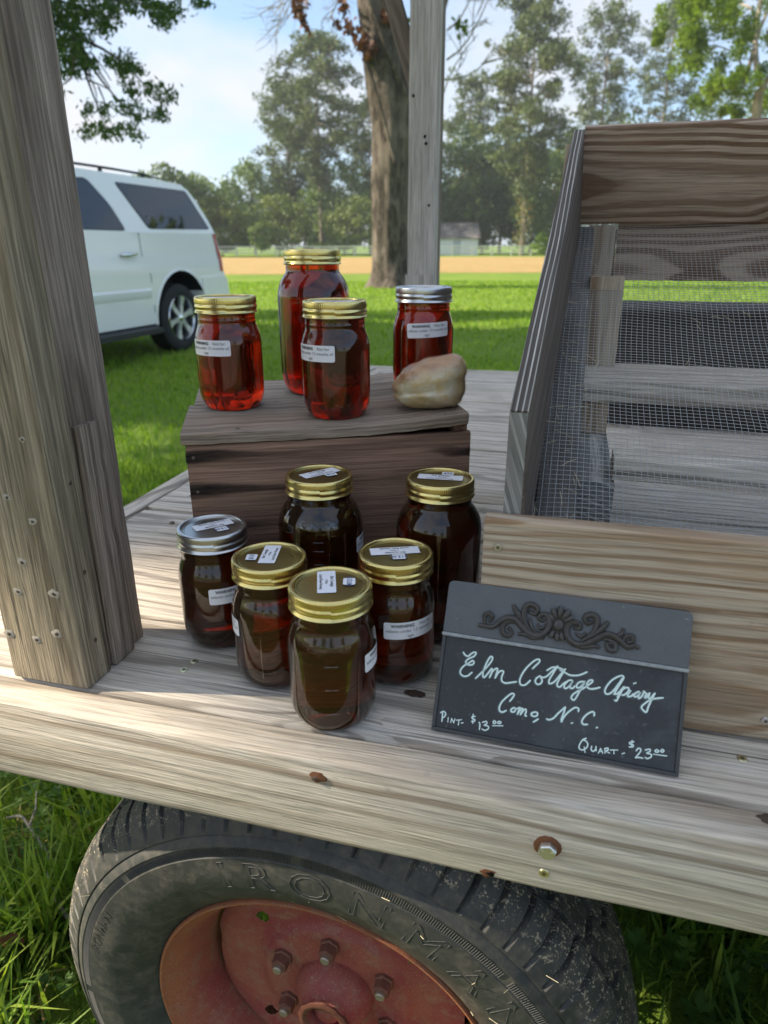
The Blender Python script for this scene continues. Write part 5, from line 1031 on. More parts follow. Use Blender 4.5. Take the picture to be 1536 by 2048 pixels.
# ------------------------------------------------------------------ the white car
def suv():
    ang = R(86); u = np.array((math.cos(ang), math.sin(ang), 0)); n = np.cross(u, Z_); o = np.array((-4.545, 6.905, 0))
    root = thing('parked_car', 'white four-door estate car with dark windows parked on the lawn, its tail to the field', 'car', tuple(o))
    def W(s, h, lat): return s * u + lat * n + h * Z_
    def wl_(h):
        return -.012 * ((h - .85) / .45) ** 2 - (.012 if h > 1.10 else 0) if h <= 1.35 else -.030 - .155 * (h - 1.35) / .53
    n_ = NT('white_car_paint'); a = n_.noise(n_.obj(), 3.0, 2.0, .5); m_w = n_.done(n_.bsdf(n_.mix(a, (0.78, 0.79, 0.79, 1), (0.84, 0.85, 0.85, 1)), .22, 0, .5, None, Coat_Weight=.8, Coat_Roughness=.04))
    m_g = plain('tinted_car_glass', (0.006, 0.007, 0.008), .03, 0, .9, .05); m_k = plain('black_trim', (0.02, 0.021, 0.023), .5, 0, .4, .1); m_c = plain('chrome', (0.70, 0.72, 0.74), .12, 1.0, .5, .05); m_r = plain('red_lamp_lens', (0.40, 0.012, 0.012), .15, 0, .6, .1)
    m_am = plain('pale_lamp_lens', (0.6, 0.45, 0.4), .15, 0, .6, .1); m_al = plain('silver_wheel_paint', (0.50, 0.52, 0.54), .3, .45, .5, .05); m_t = plain('car_tyre', (0.022, 0.023, 0.025), .75, 0, .3, .2, 30)
    AR = [(.36, .42, .515), (-2.94, .42, .50)]
    def arch(c, a0, a1, k=14): return [(c[0] + c[2] * math.cos(R(a)), c[1] + c[2] * math.sin(R(a))) for a in np.linspace(a0, a1, k)]
    belt = 1.35
    low = [(1.36, .56), (1.375, .80), (1.33, .90), (1.30, 1.12), (1.235, belt), (-2.02, belt - .02), (-2.15, 1.28), (-3.0, 1.22), (-3.72, 1.08), (-3.86, .92), (-3.90, .56), (-3.72, .42)]
    low += arch(AR[1], 182, -2)[0:] + [(-2.40, .38), (-.20, .38)] + arch(AR[0], 184, 10)[0:] + [(.90, .52)]
    up = [(1.235, belt), (1.16, 1.52), (1.04, 1.71), (.93, 1.83), (.82, 1.885), (.4, 1.905), (-.9, 1.915), (-1.30, 1.87), (-1.62, 1.66), (-2.02, belt - .02)]
    def panel(poly, sign, cuts):
        bm_ = bmesh.new(); vs_ = [bm_.verts.new((s, h, 0)) for s, h in poly]
        for t in tessellate_polygon([[Vector((s, h, 0)) for s, h in poly]]): bm_.faces.new([vs_[i] for i in t])
        for h in cuts: bmesh.ops.bisect_plane(bm_, geom=bm_.verts[:] + bm_.edges[:] + bm_.faces[:], plane_co=(0, h, 0), plane_no=(0, 1, 0))
        bm_.verts.index_update(); V = []
        for v in bm_.verts:
            lat = wl_(v.co.y); V.append(W(v.co.x, v.co.y, lat if sign > 0 else -2.0 - lat))
        F = [tuple(q.index for q in (list(f.verts) if sign > 0 else list(f.verts)[::-1])) for f in bm_.faces]; bm_.free(); return V, F
    mb = MB()
    for sg in (1, -1):
        for poly, cuts in ((low, (.6, .75, .9, 1.04, 1.101, 1.2, 1.28)), (up, (1.45, 1.6, 1.75, 1.85))): mb.add(*panel(poly, sg, cuts))
    chain = [(1.36, .56), (1.375, .80), (1.33, .90), (1.30, 1.12), (1.235, belt), (1.16, 1.52), (1.04, 1.71), (.93, 1.83), (.82, 1.885), (.4, 1.905), (-.9, 1.915), (-1.30, 1.87), (-1.62, 1.66), (-2.02, belt - .02), (-2.15, 1.28), (-3.0, 1.22), (-3.72, 1.08), (-3.86, .92), (-3.90, .56), (-3.72, .40)]
    V = []
    for i, (s, h) in enumerate(chain):
        cr = .035 if h > 1.8 else (.02 if 1 < h < 1.3 and s < -2 else 0); bulge = .05 if s > .9 and h < 1.8 else (-.08 if s < -3.6 else 0)
        for t in (0, .07, .25, .5, .75, .93, 1):
            e = 1 - (2 * t - 1) ** 2; lat = wl_(h); V.append(W(s + bulge * e, h + cr * min(1, e * 1.6), lat + t * (-2.0 - 2 * lat)))
    F = [(i * 7 + j, i * 7 + j + 1, (i + 1) * 7 + j + 1, (i + 1) * 7 + j) for i in range(len(chain) - 1) for j in range(6)]
    mb.add(V, F)
    bm_ = mb.build('body', m_w, root, smooth=28)
    def skin(name, poly, off, mat, parent=root, th=.0, sides=(1, -1), cuts=(1.45, 1.6, 1.75)):
        for sg in sides:
            V, F = panel(poly, sg, cuts); V = [v + n * (off * sg) for v in V]; mb = MB(); mb.add(V, F); o = mb.build(name, mat, parent, smooth=40)
        return o
    def rp(P, r=.05, k=3):        # round the corners of a polygon
        out = []
        for i in range(len(P)):
            a, b, c = (np.array(P[i - 1]), np.array(P[i]), np.array(P[(i + 1) % len(P)])); d1 = (a - b) / np.linalg.norm(a - b); d2 = (c - b) / np.linalg.norm(c - b)
            for t in np.linspace(0, 1, k + 1): out.append(tuple((1 - t) ** 2 * (b + d1 * r) + 2 * t * (1 - t) * b + t * t * (b + d2 * r)))
        return out
    qw = rp([(1.13, 1.40), (.86, 1.815), (-.40, 1.825), (-.08, 1.385)], .045); dw = rp([(-.50, 1.36), (-.62, 1.60), (-.83, 1.82), (-1.32, 1.80), (-1.36, 1.36)], .05); fw_ = rp([(-1.46, 1.36), (-1.42, 1.80), (-1.62, 1.62), (-1.95, 1.37)], .04)
    def grow(P, d): c = np.mean(np.array(P), axis=0); return [tuple(np.array(p) + (np.array(p) - c) / np.linalg.norm(np.array(p) - c) * d) for p in P]
    for P in (qw, dw, fw_):
        skin('window_trim', grow(P, .016), .003, m_k); skin('window', P, .0055, m_g)
    # tail window and windscreen, lamps, bumper, sills, handles, rails
    mb = MB(); mb.add([W(1.238 + .045, 1.40, -.22), W(1.238 + .045, 1.40, -1.78), W(1.075, 1.72, -1.70), W(1.075, 1.72, -.30)], [(0, 1, 2, 3)]); mb.build('window', m_g, root)
    mb = MB(); mb.add([W(-1.97, 1.39, -.18), W(-1.97, 1.39, -1.82), W(-1.40, 1.86, -1.70), W(-1.40, 1.86, -.30)], [(0, 1, 2, 3)]); mb.build('window', m_g, root)
    for sg in (1, -1):
        fl = (lambda a: a) if sg > 0 else (lambda a: -2 - a)
        mb = MB(); V = []
        for h in np.linspace(.90, 1.345, 8):
            sr = float(np.interp(h, [.9, 1.12, 1.35], [1.33, 1.30, 1.235])); wf = .085 - .02 * (h - .9)
            for t in range(5): q = t / 4; V.append(W(sr - wf + wf * min(1, q * 1.8) + .012 * math.sin(math.pi * min(1, q * 1.5)) + (.035 if q > .6 else 0), h, fl(wl_(h) + .006 - (.16 * max(0, q - .45)))))
        mb.add(V, [(i * 5 + j, i * 5 + j + 1, (i + 1) * 5 + j + 1, (i + 1) * 5 + j) for i in range(7) for j in range(4)]); mb.build('tail_light', m_r, root, smooth=60)
        mb = MB(); mb.tube([W(s, 1.955 + .012 * math.sin(3.1 * (s + 1.6) / 1.9), fl(-.29)) for s in np.linspace(-1.25, .30, 12)], [.014] * 12, 6)
        for s in (-1.2, -.45, .25): mb.tube([W(s, 1.89, fl(-.29)), W(s, 1.96, fl(-.29))], .022, 6)
        mb.tube([W(s, 1.945 - .03 * max(0, s - .3), fl(-.29)) for s in np.linspace(.25, .80, 6)], [.012 * (1 - .1 * k) for k in range(6)], 6)
        mb.build('roof_rail', m_k, root, smooth=50)
        mb = MB(); mb.prism([(0, 0), (.16, 0), (.16, .055), (.02, .09), (0, .07)], W(-2.42, .285, fl(-.08)), n * sg, Z_, u, 2.24); mb.build('running_board', m_k, root, smooth=30)
        for s0 in (-.66, -1.72):
            mb = MB(); mb.tube([W(s0, 1.115, fl(.0)), W(s0 + .04, 1.115, fl(.030)), W(s0 + .22, 1.125, fl(.032)), W(s0 + .26, 1.125, fl(.0))], [.014, .017, .017, .014], 8); mb.build('door_handle', m_c, root, smooth=60)
            mb = MB(); mb.lathe([(.0005, .004), (.05, .003), (.055, 0)], 20, org=W(s0 + .12, 1.118, fl(-.012)), ax=(u, Z_ * .75, n * sg)); mb.build('handle_recess', m_w, root, smooth=60)
        for pts in ([(-.19, .50), (-.20, .9), (-.30, 1.12), (-.30, 1.34)], [(-1.40, .40), (-1.405, 1.34)]):
            mb = MB(); V = []
            for s, h in pts:
                for d in (-.006, .006): V.append(W(s + d, h, fl(wl_(h) + .0015)))
            mb.add(V, [(2 * i, 2 * i + 1, 2 * i + 3, 2 * i + 2) for i in range(len(pts) - 1)]); mb.build('door_gap', m_k, root)
        for s0, s1 in ((-1.37, -.235), (-2.38, -1.43)):
            mb = MB(); V = []
            for s in (s0, s1):
                for h, d in ((.66, .001), (.685, .014), (.745, .016), (.765, .001)): V.append(W(s, h, fl(wl_(h) + d)))
            mb.add(V, [(j, j + 1, 5 + j, 4 + j) for j in range(3)] + [(0, 1, 2, 3), (4, 5, 6, 7)]); mb.build('side_moulding', m_w, root, smooth=30)
        for c in AR:              # wheel-arch lip and dark liner
            mb = MB(); V = []
            for s, h in arch(c, 186, -4 if c is AR[1] else 8, 18): V += [W(s, h, fl(wl_(h) + .010)), W(s, h, fl(-.36)), W(c[0] + (s - c[0]) * 1.055, c[1] + (h - c[1]) * 1.055, fl(wl_(h) + .002))]
            mb.add(V, [(3 * i, 3 * i + 3, 3 * i + 5, 3 * i + 2) for i in range(17)]); mb.build('arch_lip', m_w, root, smooth=60)
            mb = MB(); mb.add(V, [(3 * i, 3 * i + 1, 3 * i + 4, 3 * i + 3) for i in range(17)] + [tuple(3 * i + 1 for i in range(18))]); mb.build('arch_liner', m_k, root)
    mb = MB(); prof = [(.80, .52), (.80, .835), (1.34, .845), (1.43, .80), (1.45, .62), (1.42, .50), (1.3, .46)]
    V = []
    for lat, ins in ((.018, .055), (-.03, .01), (-.15, 0.0), (-1.0, -.035), (-1.85, 0.0), (-1.97, .01), (-2.018, .055)): V += [W(s - (ins if s > 1.2 else 0), h, lat) for s, h in prof]
    k = len(prof); mb.add(V, [(i * k + j, i * k + (j + 1) % k, (i + 1) * k + (j + 1) % k, (i + 1) * k + j) for i in range(6) for j in range(k)] + [tuple(range(k)), tuple(6 * k + j for j in range(k))]); mb.build('rear_bumper', m_w, root, smooth=35)
    mb = MB(); mb.box((0, 0, 0), (.001, .001, .001)); V = []
    for lat in (.0, -.3, -1.0, -1.7, -2.0): V += [W(s + (.0 if -.1 > lat > -1.9 else .06), h, lat) for s, h in ((-3.80, .40), (-3.97, .46), (-3.99, .68), (-3.90, .74))]
    mb = MB(); mb.add(V, [(i * 4 + j, i * 4 + j + 1, (i + 1) * 4 + j + 1, (i + 1) * 4 + j) for i in range(4) for j in range(3)]); mb.build('front_bumper', m_w, root, smooth=35)
    for lat in (-.28, -1.72):
        mb = MB(); mb.prism([(-.2, 0), (.2, 0), (.2, .16), (-.2, .18)], W(-3.885, .80, lat), n, Z_, u, .1); mb.build('headlight', m_am, root)
    # underside so the body reads solid
    mb = MB(); mb.add([W(.0, .36, -.15), W(1.2, .50, -.15), W(1.2, .50, -1.85), W(.0, .36, -1.85), W(-3.7, .36, -.15), W(-3.7, .36, -1.85)], [(0, 1, 2, 3), (0, 3, 5, 4)]); mb.build('underbody', m_k, root)
    def cw(s, sg):
        w = thing('wheel', None, None); w.parent = root; w.location = tuple(W(s, .395, -.035 if sg > 0 else -1.965)); ax = (u, Z_, n * sg)
        mb = MB(); mb.lathe([(.235, -.24), (.33, -.26), (.385, -.24), (.395, -.20), (.395, -.06), (.385, -.02), (.345, .0), (.30, .005), (.262, -.004), (.255, -.03)], 48, ax=ax); mb.build('tyre', m_t, w, smooth=40)
        mb = MB(); mb.lathe([(.262, -.006), (.256, .004), (.248, -.01), (.240, -.08), (.235, -.20)], 48, ax=ax); mb.build('rim', m_c, w, smooth=40)
        for k in range(6):
            q = 2 * math.pi * k / 6 + .26; d = math.cos(q) * u + math.sin(q) * Z_; t = -math.sin(q) * u + math.cos(q) * Z_; nn = n * sg
            V = [d * .04 - t * .030 - nn * .012, d * .04 + t * .030 - nn * .012, d * .15 - t * .026 - nn * .020, d * .15 + t * .026 - nn * .020, d * .248 - t * .046 - nn * .012, d * .248 + t * .046 - nn * .012]
            V += [v - nn * .03 for v in V]; mb = MB(); mb.add(V, [(0, 1, 3, 2), (2, 3, 5, 4), (6, 8, 9, 7), (8, 10, 11, 9), (0, 2, 8, 6), (2, 4, 10, 8), (1, 7, 9, 3), (3, 9, 11, 5)]); mb.build('spoke', m_al, w)
        mb = MB(); mb.lathe([(.0005, .0), (.03, -.002), (.045, -.012), (.05, -.04)], 24, ax=ax); mb.build('hub_cap', m_c, w, smooth=40)
        mb = MB(); mb.lathe([(.0005, -.09), (.235, -.09), (.24, -.1)], 24, ax=ax); mb.build('brake_disc', m_k, w)
    for s in (.36, -2.94):
        for sg in (1, -1): cw(s, sg)
suv()
# ------------------------------------------------------------------ trees
def limb(mb, a, b, r0, r1, n=5, bend=.12, seg=4):
    a, b = np.array(a, float), np.array(b, float); L_ = np.linalg.norm(b - a); k = RNG.normal(0, bend * L_ * .35, 3); pts = [a + (b - a) * t + k * math.sin(math.pi * t) for t in np.linspace(0, 1, seg)]
    mb.tube(pts, list(np.linspace(r0, r1, seg)), n, caps=False)
def pine(label, xp, dist, ytop, spread=3.2, base=.40, tufts=210, lean=0.0, ivy=False, group='pine trees behind the field', leaf=.34, x0=None):
    x, y = far(xp, dist); H = hgt(ytop, dist); root = thing('pine_tree', label, 'tree', (x, y, 0), 0, group); root.rotation_euler = (0, 0, 0)
    mb = MB(); tr = H * .0125; pts = [np.array((lean * t * t * H * .1, 0.04 * H * .1 * math.sin(5 * t), t * H)) for t in np.linspace(0, .97, 10)]
    mb.tube(pts, list(np.linspace(tr, tr * .18, 10)), 8); C = []
    nb = 62
    for k in range(nb):
        t = base + (1 - base) * (k + RNG.uniform(0, 1)) / nb; prof = math.sin(math.pi * min(1, .12 + .88 * ((1 - t) / (1 - base)))) ** .7 * (1.0 if t > base + .08 else .75)
        L_ = spread * max(.16, prof) * RNG.uniform(.40, 1.05); az = k * 2.4 + RNG.uniform(-.5, .5); c = np.array((lean * t * t * H * .1, 0, t * H))
        tip = c + np.array((math.cos(az) * L_, math.sin(az) * L_, L_ * RNG.uniform(-.22, .45) + (.5 if t > .9 else 0)))
        if t < base + .1 and RNG.uniform() < .35: limb(mb, c, c + (tip - c) * .5, tr * .22, tr * .06, 4); continue
        limb(mb, c, tip, tr * .30 * (1.15 - t * .6), tr * .06, 4)
        m = max(1, int(1.05 * tufts / nb + RNG.uniform(-.5, 1.2)))
        for j in range(m):
            f = RNG.uniform(.35, 1.02); q = c + (tip - c) * f + RNG.normal(0, .45, 3); C.append((q, .74 * RNG.uniform(.65, 1.4)))
    for j in range(6): C.append((np.array((lean * H * .1, 0, H * .975)) + RNG.normal(0, .35, 3), .5))
    mb.build('trunk', M['barkpine'], root, smooth=60)
    P = []; T = []
    for q, r in C:
        k = 30; d = RNG.normal(0, 1, (k, 3)); d /= np.linalg.norm(d, axis=1)[:, None]; P.append(q + d * (r * RNG.uniform(.25, 1, k) ** .6)[:, None] * np.array((1.15, 1.15, .85))); T.append(np.full(k, RNG.uniform(0, 1)) + RNG.uniform(-.2, .2, k))
    V, F, t = leaves(np.concatenate(P), leaf, .42, .25, np.concatenate(T)); fast_mesh('crown', V, F, M['needle'], t, root)
    if ivy:
        P = np.c_[RNG.normal(0, .5, 900), RNG.normal(0, .5, 900), RNG.uniform(.2, H * .50, 900)]; P[:, :2] *= (1.35 - P[:, 2:3] / (H * .5)) ; V, F, t = leaves(P, .30, .7); fast_mesh('ivy', V, F, M['leaf_pale'], t, root)
        P = np.c_[RNG.normal(0, .55, 420), RNG.normal(0, .5, 420), RNG.uniform(1.2, H * .30, 420)]; V, F, t = leaves(P, .28, .7); fast_mesh('withered_ivy', V, F, M['grassdry'], t, root)
    return root
def broad(label, xp, dist, ytop, w, mat='leaf_mid', zlow=.12, n=2600, leaf=.42, clumps=34, group='broad-leaved trees behind the fence', pos=None, name='broadleaf_tree', H=None, trunk=True, bark_='bark', keep=None, squash=1.0):
    if pos is None: x, y = far(xp, dist); H = hgt(ytop, dist)
    else: x, y = pos
    root = thing(name, label, 'shrub' if not trunk else 'tree', (x, y, 0), 0, group)
    zc = H * (zlow + 1) / 2; rz = H * (1 - zlow) / 2
    mb = MB(); C = []
    for k in range(clumps):
        d = RNG.normal(0, 1, 3); d /= np.linalg.norm(d); f = RNG.uniform(.35, 1.0) ** .6; q = np.array((d[0] * w * f * .82, d[1] * w * f * .82 * squash, zc + d[2] * rz * f * .86)); C.append((q, RNG.uniform(.20, .36) * min(w, rz)))
    C.append((np.array((0, 0, H - .22 * rz)), .24 * rz))
    if trunk:
        tr = max(.10, H * .016); limb(mb, (0, 0, 0), (RNG.normal(0, .1), RNG.normal(0, .1), zc), tr, tr * .55, 8, .05)
        for q, r in C[::3]: limb(mb, (0, 0, max(.15 * H, q[2] - rz * .5)), q, tr * .35, tr * .08, 4)
        mb.build('trunk', M[bark_], root, smooth=60)
    P = []; T = []; k = max(8, n // len(C))
    for q, r in C:
        d = RNG.normal(0, 1, (k, 3)); d /= np.linalg.norm(d, axis=1)[:, None]; P.append(q + d * (r * RNG.uniform(.1, 1, k) ** .45)[:, None] * np.array((1.1, 1.1, .8))); T.append(np.clip(RNG.uniform(.1, .9) + RNG.uniform(-.22, .22, k), 0, 1))
    P = np.concatenate(P); T = np.concatenate(T); P[:, 2] = np.maximum(P[:, 2], .1)
    if keep is not None: kk = keep(P + np.array((x, y, 0))); P, T = P[kk], T[kk]
    V, F, t = leaves(P, leaf, .62, .2, T); fast_mesh('foliage', V, F, M[mat], t, root); return root

pine('tall pine with a bare pale lower trunk, left of the thick tree trunk', 645, 105, 78, 8.2, .36, 640, leaf=.50)
pine('dark pine half hidden between the tall pine and the thick trunk', 742, 112, 205, 5.4, .30, 340, leaf=.5)
pine('slim pine left of the tall pine, its top lower', 585, 116, 178, 6.2, .26, 420, leaf=.5)
pine('biggest pine right of the grey back post, its lower trunk clad in ivy', 1045, 96, 10, 8.0, .24, 760, ivy=True, leaf=.52)
pine('narrow pine above the left end of the rack back board', 1180, 112, 20, 5.2, .28, 420, leaf=.5)
pine('dark open pine beside the bright green tree', 1296, 118, 4, 6.2, .26, 420, leaf=.5)
pine('leaning pine close behind the grey back post', 915, 120, 165, 5.4, .32, 320, .8, leaf=.5)
GB = 'broad-leaved trees behind the fence'
for (lab, xp, d, yt, w, mat, zl, n, lf) in [
    ('rounded mid green tree straight behind the white car roof', 345, 92, 331, 4.3, 'leaf_mid', .10, 2600, .42),
    ('smaller round tree at the right end of the car roof', 398, 96, 352, 3.2, 'leaf_mid', .10, 2000, .42),
    ('pale willow-like tree right behind the car tail window', 446, 94, 392, 3.8, 'leaf_pale', .03, 3000, .36),
    ('green tree rising at the left foot of the slim pine', 512, 112, 318, 4.6, 'leaf_mid', .05, 3000, .45),
    ('pale bushy tree under the slim pine', 560, 100, 398, 4.0, 'leaf_pale', .02, 2600, .38),
    ('dark bushy tree left of the bare pine trunk', 610, 118, 340, 5.0, 'leaf_shade', .03, 3000, .46),
    ('broad green tree right of the bare pine trunk', 690, 108, 330, 4.8, 'leaf_mid', .03, 3400, .44),
    ('sunlit green tree beside the thick trunk at fence height', 712, 100, 402, 3.4, 'leaf_pale', .02, 2200, .36),
    ('tall dark tree right of the grey back post', 925, 112, 252, 5.2, 'leaf_shade', .04, 3800, .48),
    ('dark tree over the white shed roof', 965, 118, 318, 5.4, 'leaf_shade', .03, 3600, .48),
    ('green tree left of the ivy-clad pine', 1000, 122, 270, 4.6, 'leaf_mid', .04, 3200, .46),
    ('bushy green tree right of the ivy-clad pine', 1105, 104, 300, 4.4, 'leaf_mid', .03, 3600, .44),
    ('round-topped green tree touching the rack corner', 1130, 116, 232, 5.0, 'leaf_mid', .04, 3600, .46),
    ('round tree showing above the rack back board below the narrow pine', 1205, 120, 208, 4.6, 'leaf_mid', .05, 3000, .46),
    ('green tree above the rack board left of the pale trunk', 1395, 108, 165, 5.2, 'leaf_mid', .05, 3400, .44),
    ('dark green tree at the right picture edge above the rack', 1535, 74, 120, 4.6, 'leaf_mid', .05, 3800, .36)]:
    broad(lab, xp, d, yt - 12, w * 1.45, mat, zl, int(n * 1.7), lf * 1.15, 48)
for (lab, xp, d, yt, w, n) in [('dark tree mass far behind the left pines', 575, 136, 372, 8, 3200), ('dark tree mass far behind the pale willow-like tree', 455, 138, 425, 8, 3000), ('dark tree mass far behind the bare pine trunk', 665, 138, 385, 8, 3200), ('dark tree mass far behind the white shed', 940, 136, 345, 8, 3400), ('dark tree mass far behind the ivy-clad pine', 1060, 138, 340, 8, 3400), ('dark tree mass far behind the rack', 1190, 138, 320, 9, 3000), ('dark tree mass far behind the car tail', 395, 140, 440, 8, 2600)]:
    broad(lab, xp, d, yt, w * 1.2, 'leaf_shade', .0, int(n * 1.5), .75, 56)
broad('dense brown-green column shrub in the field left of the tallest jar', 522, 87, 440, 1.55, 'leaf_mid', .0, 2600, .24, 30, 'shrubs by the field', trunk=False, name='column_shrub')
broad('bright green clipped round shrub by the fence next to the rack', 1082, 91, 463, 1.5, 'leaf_bright', .0, 2200, .22, 26, 'shrubs by the field', trunk=False, name='round_shrub')
broad('low green shrub at the foot of the bare pine trunk', 650, 98, 478, 2.4, 'leaf_mid', .0, 1200, .26, 24, 'shrubs by the field', trunk=False, name='low_shrub')

# the bright young tree with a pale forked trunk at the upper right
def bright_tree():
    d = 42; x, y = far(1472, d); root = thing('young_tree', 'bright green young tree with a pale forked trunk above the rack', 'tree', (x, y, 0))
    h = lambda yp: hgt(yp, d); px = d / FPX * CP
    mb = MB(); tr = .30
    def P(xp, yp, dy=0.0): return np.array(((xp - 1472) * px * HR[0] + dy * HF[0], (xp - 1472) * px * HR[1] + dy * HF[1], h(yp)))
    mb.tube([np.array((0, 0, 0)), P(1472, 400), P(1472, 250), P(1468, 185)], [.34, .29, .26, .24], 9, caps=False)
    for pts, r in (([(1468, 187), (1450, 140), (1448, 60), (1440, -60)], .19), ([(1468, 187), (1495, 120), (1525, 70), (1570, 10)], .14), ([(1450, 140), (1455, 60), (1475, -10)], .12), ([(1448, 70), (1425, 30), (1400, 0)], .09), ([(1462, 70), (1480, 20), (1500, -40)], .08), ([(1450, 150), (1410, 110), (1370, 90)], .06)):
        Q = spline([P(*q, RNG.uniform(-.6, .6)) for q in pts], 4); mb.tube(Q, list(np.linspace(r, r * .45, len(Q))), 7, caps=False)
    mb.build('trunk', M['barkpale'], root, smooth=60)
    C = [(1330, 30, 46), (1370, 60, 48), (1400, 10, 50), (1325, 80, 34), (1350, 120, 36), (1395, 110, 38), (1310, 10, 34), (1430, 50, 34), (1350, -40, 60), (1420, -50, 70), (1500, -40, 70), (1385, 165, 34), (1405, 190, 34), (1375, 195, 26), (1430, 150, 26), (1510, 40, 34), (1550, 60, 50), (1540, 130, 40), (1500, 150, 30), (1530, 190, 40), (1340, 60, 34), (1560, -10, 60), (1445, 215, 22), (1300, 45, 20)]
    A = []; T = []
    for cx, cy_, r in C:
        for q in range(5):
            ang = RNG.uniform(0, 6.28); rr = r * .6 * math.sqrt(RNG.uniform()); q0 = P(cx + rr * math.cos(ang), cy_ + rr * math.sin(ang), RNG.uniform(-3.0, 3.0)); k = 210; dd = RNG.normal(0, 1, (k, 3)); dd /= np.linalg.norm(dd, axis=1)[:, None]
            A.append(q0 + dd * (r * px * .50 * RNG.uniform(0, 1, k) ** .5)[:, None]); T.append(np.clip(RNG.uniform(.2, .9) + RNG.uniform(-.2, .2, k), 0, 1))
    V, F, t = leaves(np.concatenate(A), .17, .65, .3, np.concatenate(T)); fast_mesh('foliage', V, F, M['leaf_bright'], t, root)
bright_tree()

# the thick old trunk behind the back post, with dead creeper and bare twigs
def old_tree():
    d = 22.6; x, y = far(784, d); root = thing('old_tree', 'thick old tree trunk with hanging brown creeper beside the grey back post', 'tree', (x, y, 0)); px = d / FPX * CP
    def P(xp, yp, dy=0.0): return np.array(((xp - 784) * px * HR[0] + dy * HF[0], (xp - 784) * px * HR[1] + dy * HF[1], hgt(yp, d)))
    mb = MB(); path = [np.array((.05, 0, -.15)), np.array((.03, 0, .12)), P(784, 540), P(782, 500), P(781, 430), P(781, 330), P(783, 250), P(776, 190), P(768, 120), P(762, 60), P(756, 0), P(748, -120), P(752, -260)]
    rad = [.86, .70, .59, .555, .545, .535, .555, .555, .53, .51, .50, .47, .40]; Q = spline(path, 5); rr = np.interp(np.linspace(0, len(rad) - 1, len(Q)), range(len(rad)), rad); n = 40; V = []
    for i, q in enumerate(Q):
        for j in range(n):
            a = 2 * math.pi * j / n; f = 1 + .045 * math.sin(5 * a + q[2] * .35) + .035 * math.sin(11 * a - q[2] * .8) + .02 * math.sin(19 * a + 2.1 * q[2]) + (.22 * max(0, 1 - q[2] / .7) * (math.sin(4 * a + .6)))
            V.append(q + rr[i] * f * np.array((math.cos(a), math.sin(a), 0)))
    mb.add(V, [(i * n + j, i * n + (j + 1) % n, (i + 1) * n + (j + 1) % n, (i + 1) * n + j) for i in range(len(Q) - 1) for j in range(n)])
    for pts, r in (([(800, 235), (822, 160), (850, 90), (880, -30), (930, -200)], .30), ([(752, -60), (690, -160), (600, -240)], .22), ([(752, -180), (800, -280), (860, -360)], .22)):
        Qs = spline([P(*q) for q in pts], 5); mb.tube(Qs, list(np.linspace(r, r * .5, len(Qs))), 10, caps=False)
    mb.build('trunk', M['bark'], root, smooth=70)
    mb = MB()                     # creeper stem winding up the bark
    Qs = spline([P(742, 10, -.62), P(765, 80, -.66), P(786, 140, -.66), P(812, 200, -.5)], 8); mb.tube(Qs, .075, 7)
    Qs = spline([P(735, 130, -.6), P(760, 210, -.66), P(790, 330, -.64)], 8); mb.tube(Qs, .05, 6); mb.build('creeper_stem', M['bark'], root, smooth=70)
    mb = MB()                     # bare twigs
    def twig(a, b, r, depth, dev=.5):
        a, b = np.array(a), np.array(b); limb(mb, a, b, r, r * .45, 4, .25, 5)
        if depth > 0:
            for k in range(4):
                t = RNG.uniform(.3, 1); s = a + (b - a) * t; L_ = np.linalg.norm(b - a) * RNG.uniform(.35, .65); dr = (b - a) / np.linalg.norm(b - a) + RNG.normal(0, dev, 3); dr /= np.linalg.norm(dr); twig(s, s + dr * L_, r * .5, depth - 1, dev)
    for a, b in (((880, 190), (940, 70)), ((885, 120), (960, -10)), ((880, 160), (955, 130)), ((885, 60), (930, -20))): twig(P(*a), P(*b, RNG.uniform(-.5, .5)), .032, 2)
    mb.build('bare_twig', M['barkpale'], root, smooth=70); mb = MB()
    for a, b in (((700, -110), (590, 20)), ((690, -100), (620, -10)), ((720, -80), (668, 45)), ((690, -120), (575, 35))): twig(P(*a), P(*b, RNG.uniform(-.5, .5)), .032, 2)
    mb.build('bare_twig', M['barkpale'], root, smooth=70)
    A = []
    for (cx, cy_, r, k) in [(618, 30, 11, 46), (625, 48, 8, 30), (632, 62, 6, 16), (612, 12, 7, 18), (628, 8, 6, 14), (695, 20, 10, 34), (700, 8, 8, 24), (685, 55, 8, 22), (707, 62, 10, 34), (716, 72, 6, 14), (722, 58, 5, 10), (730, 105, 10, 60), (742, 120, 9, 60), (738, 92, 7, 30), (775, 45, 10, 46), (776, 58, 6, 24), (780, 10, 8, 24), (755, 112, 7, 22)]:
        for j in range(k): A.append(P(cx + RNG.normal(0, r * .5), cy_ + RNG.normal(0, r * .55), -.68 + RNG.normal(0, .25) if cx > 725 else RNG.normal(-.2, .3)))
    V, F, t = leaves(np.array(A), .17, .75); fast_mesh('dead_leaves', V, F, M['leaf_brown'], t, root)
    A = [P(cx + RNG.normal(0, 6), cy_ + RNG.normal(0, 8), -.4) for (cx, cy_) in ((805, 60), (802, 82), (800, 48), (790, 35), (905, 62), (910, 68), (902, 55), (748, 122)) for _ in range(12)]
    V, F, t = leaves(np.array(A), .16, .8); fast_mesh('green_leaves', V, F, M['leaf_bright'], t, root)
    C = []
    for k in range(46): dd = RNG.normal(0, 1, 3); dd /= np.linalg.norm(dd); C.append(np.array((dd[0] * 6.0, dd[1] * 6.0, 14.5 + dd[2] * 3.6)))
    A = np.concatenate([c + RNG.normal(0, .75, (110, 3)) for c in C]); V, F, t = leaves(A, .28, .6); fast_mesh('crown', V, F, M['leaf_dark'], t, root)
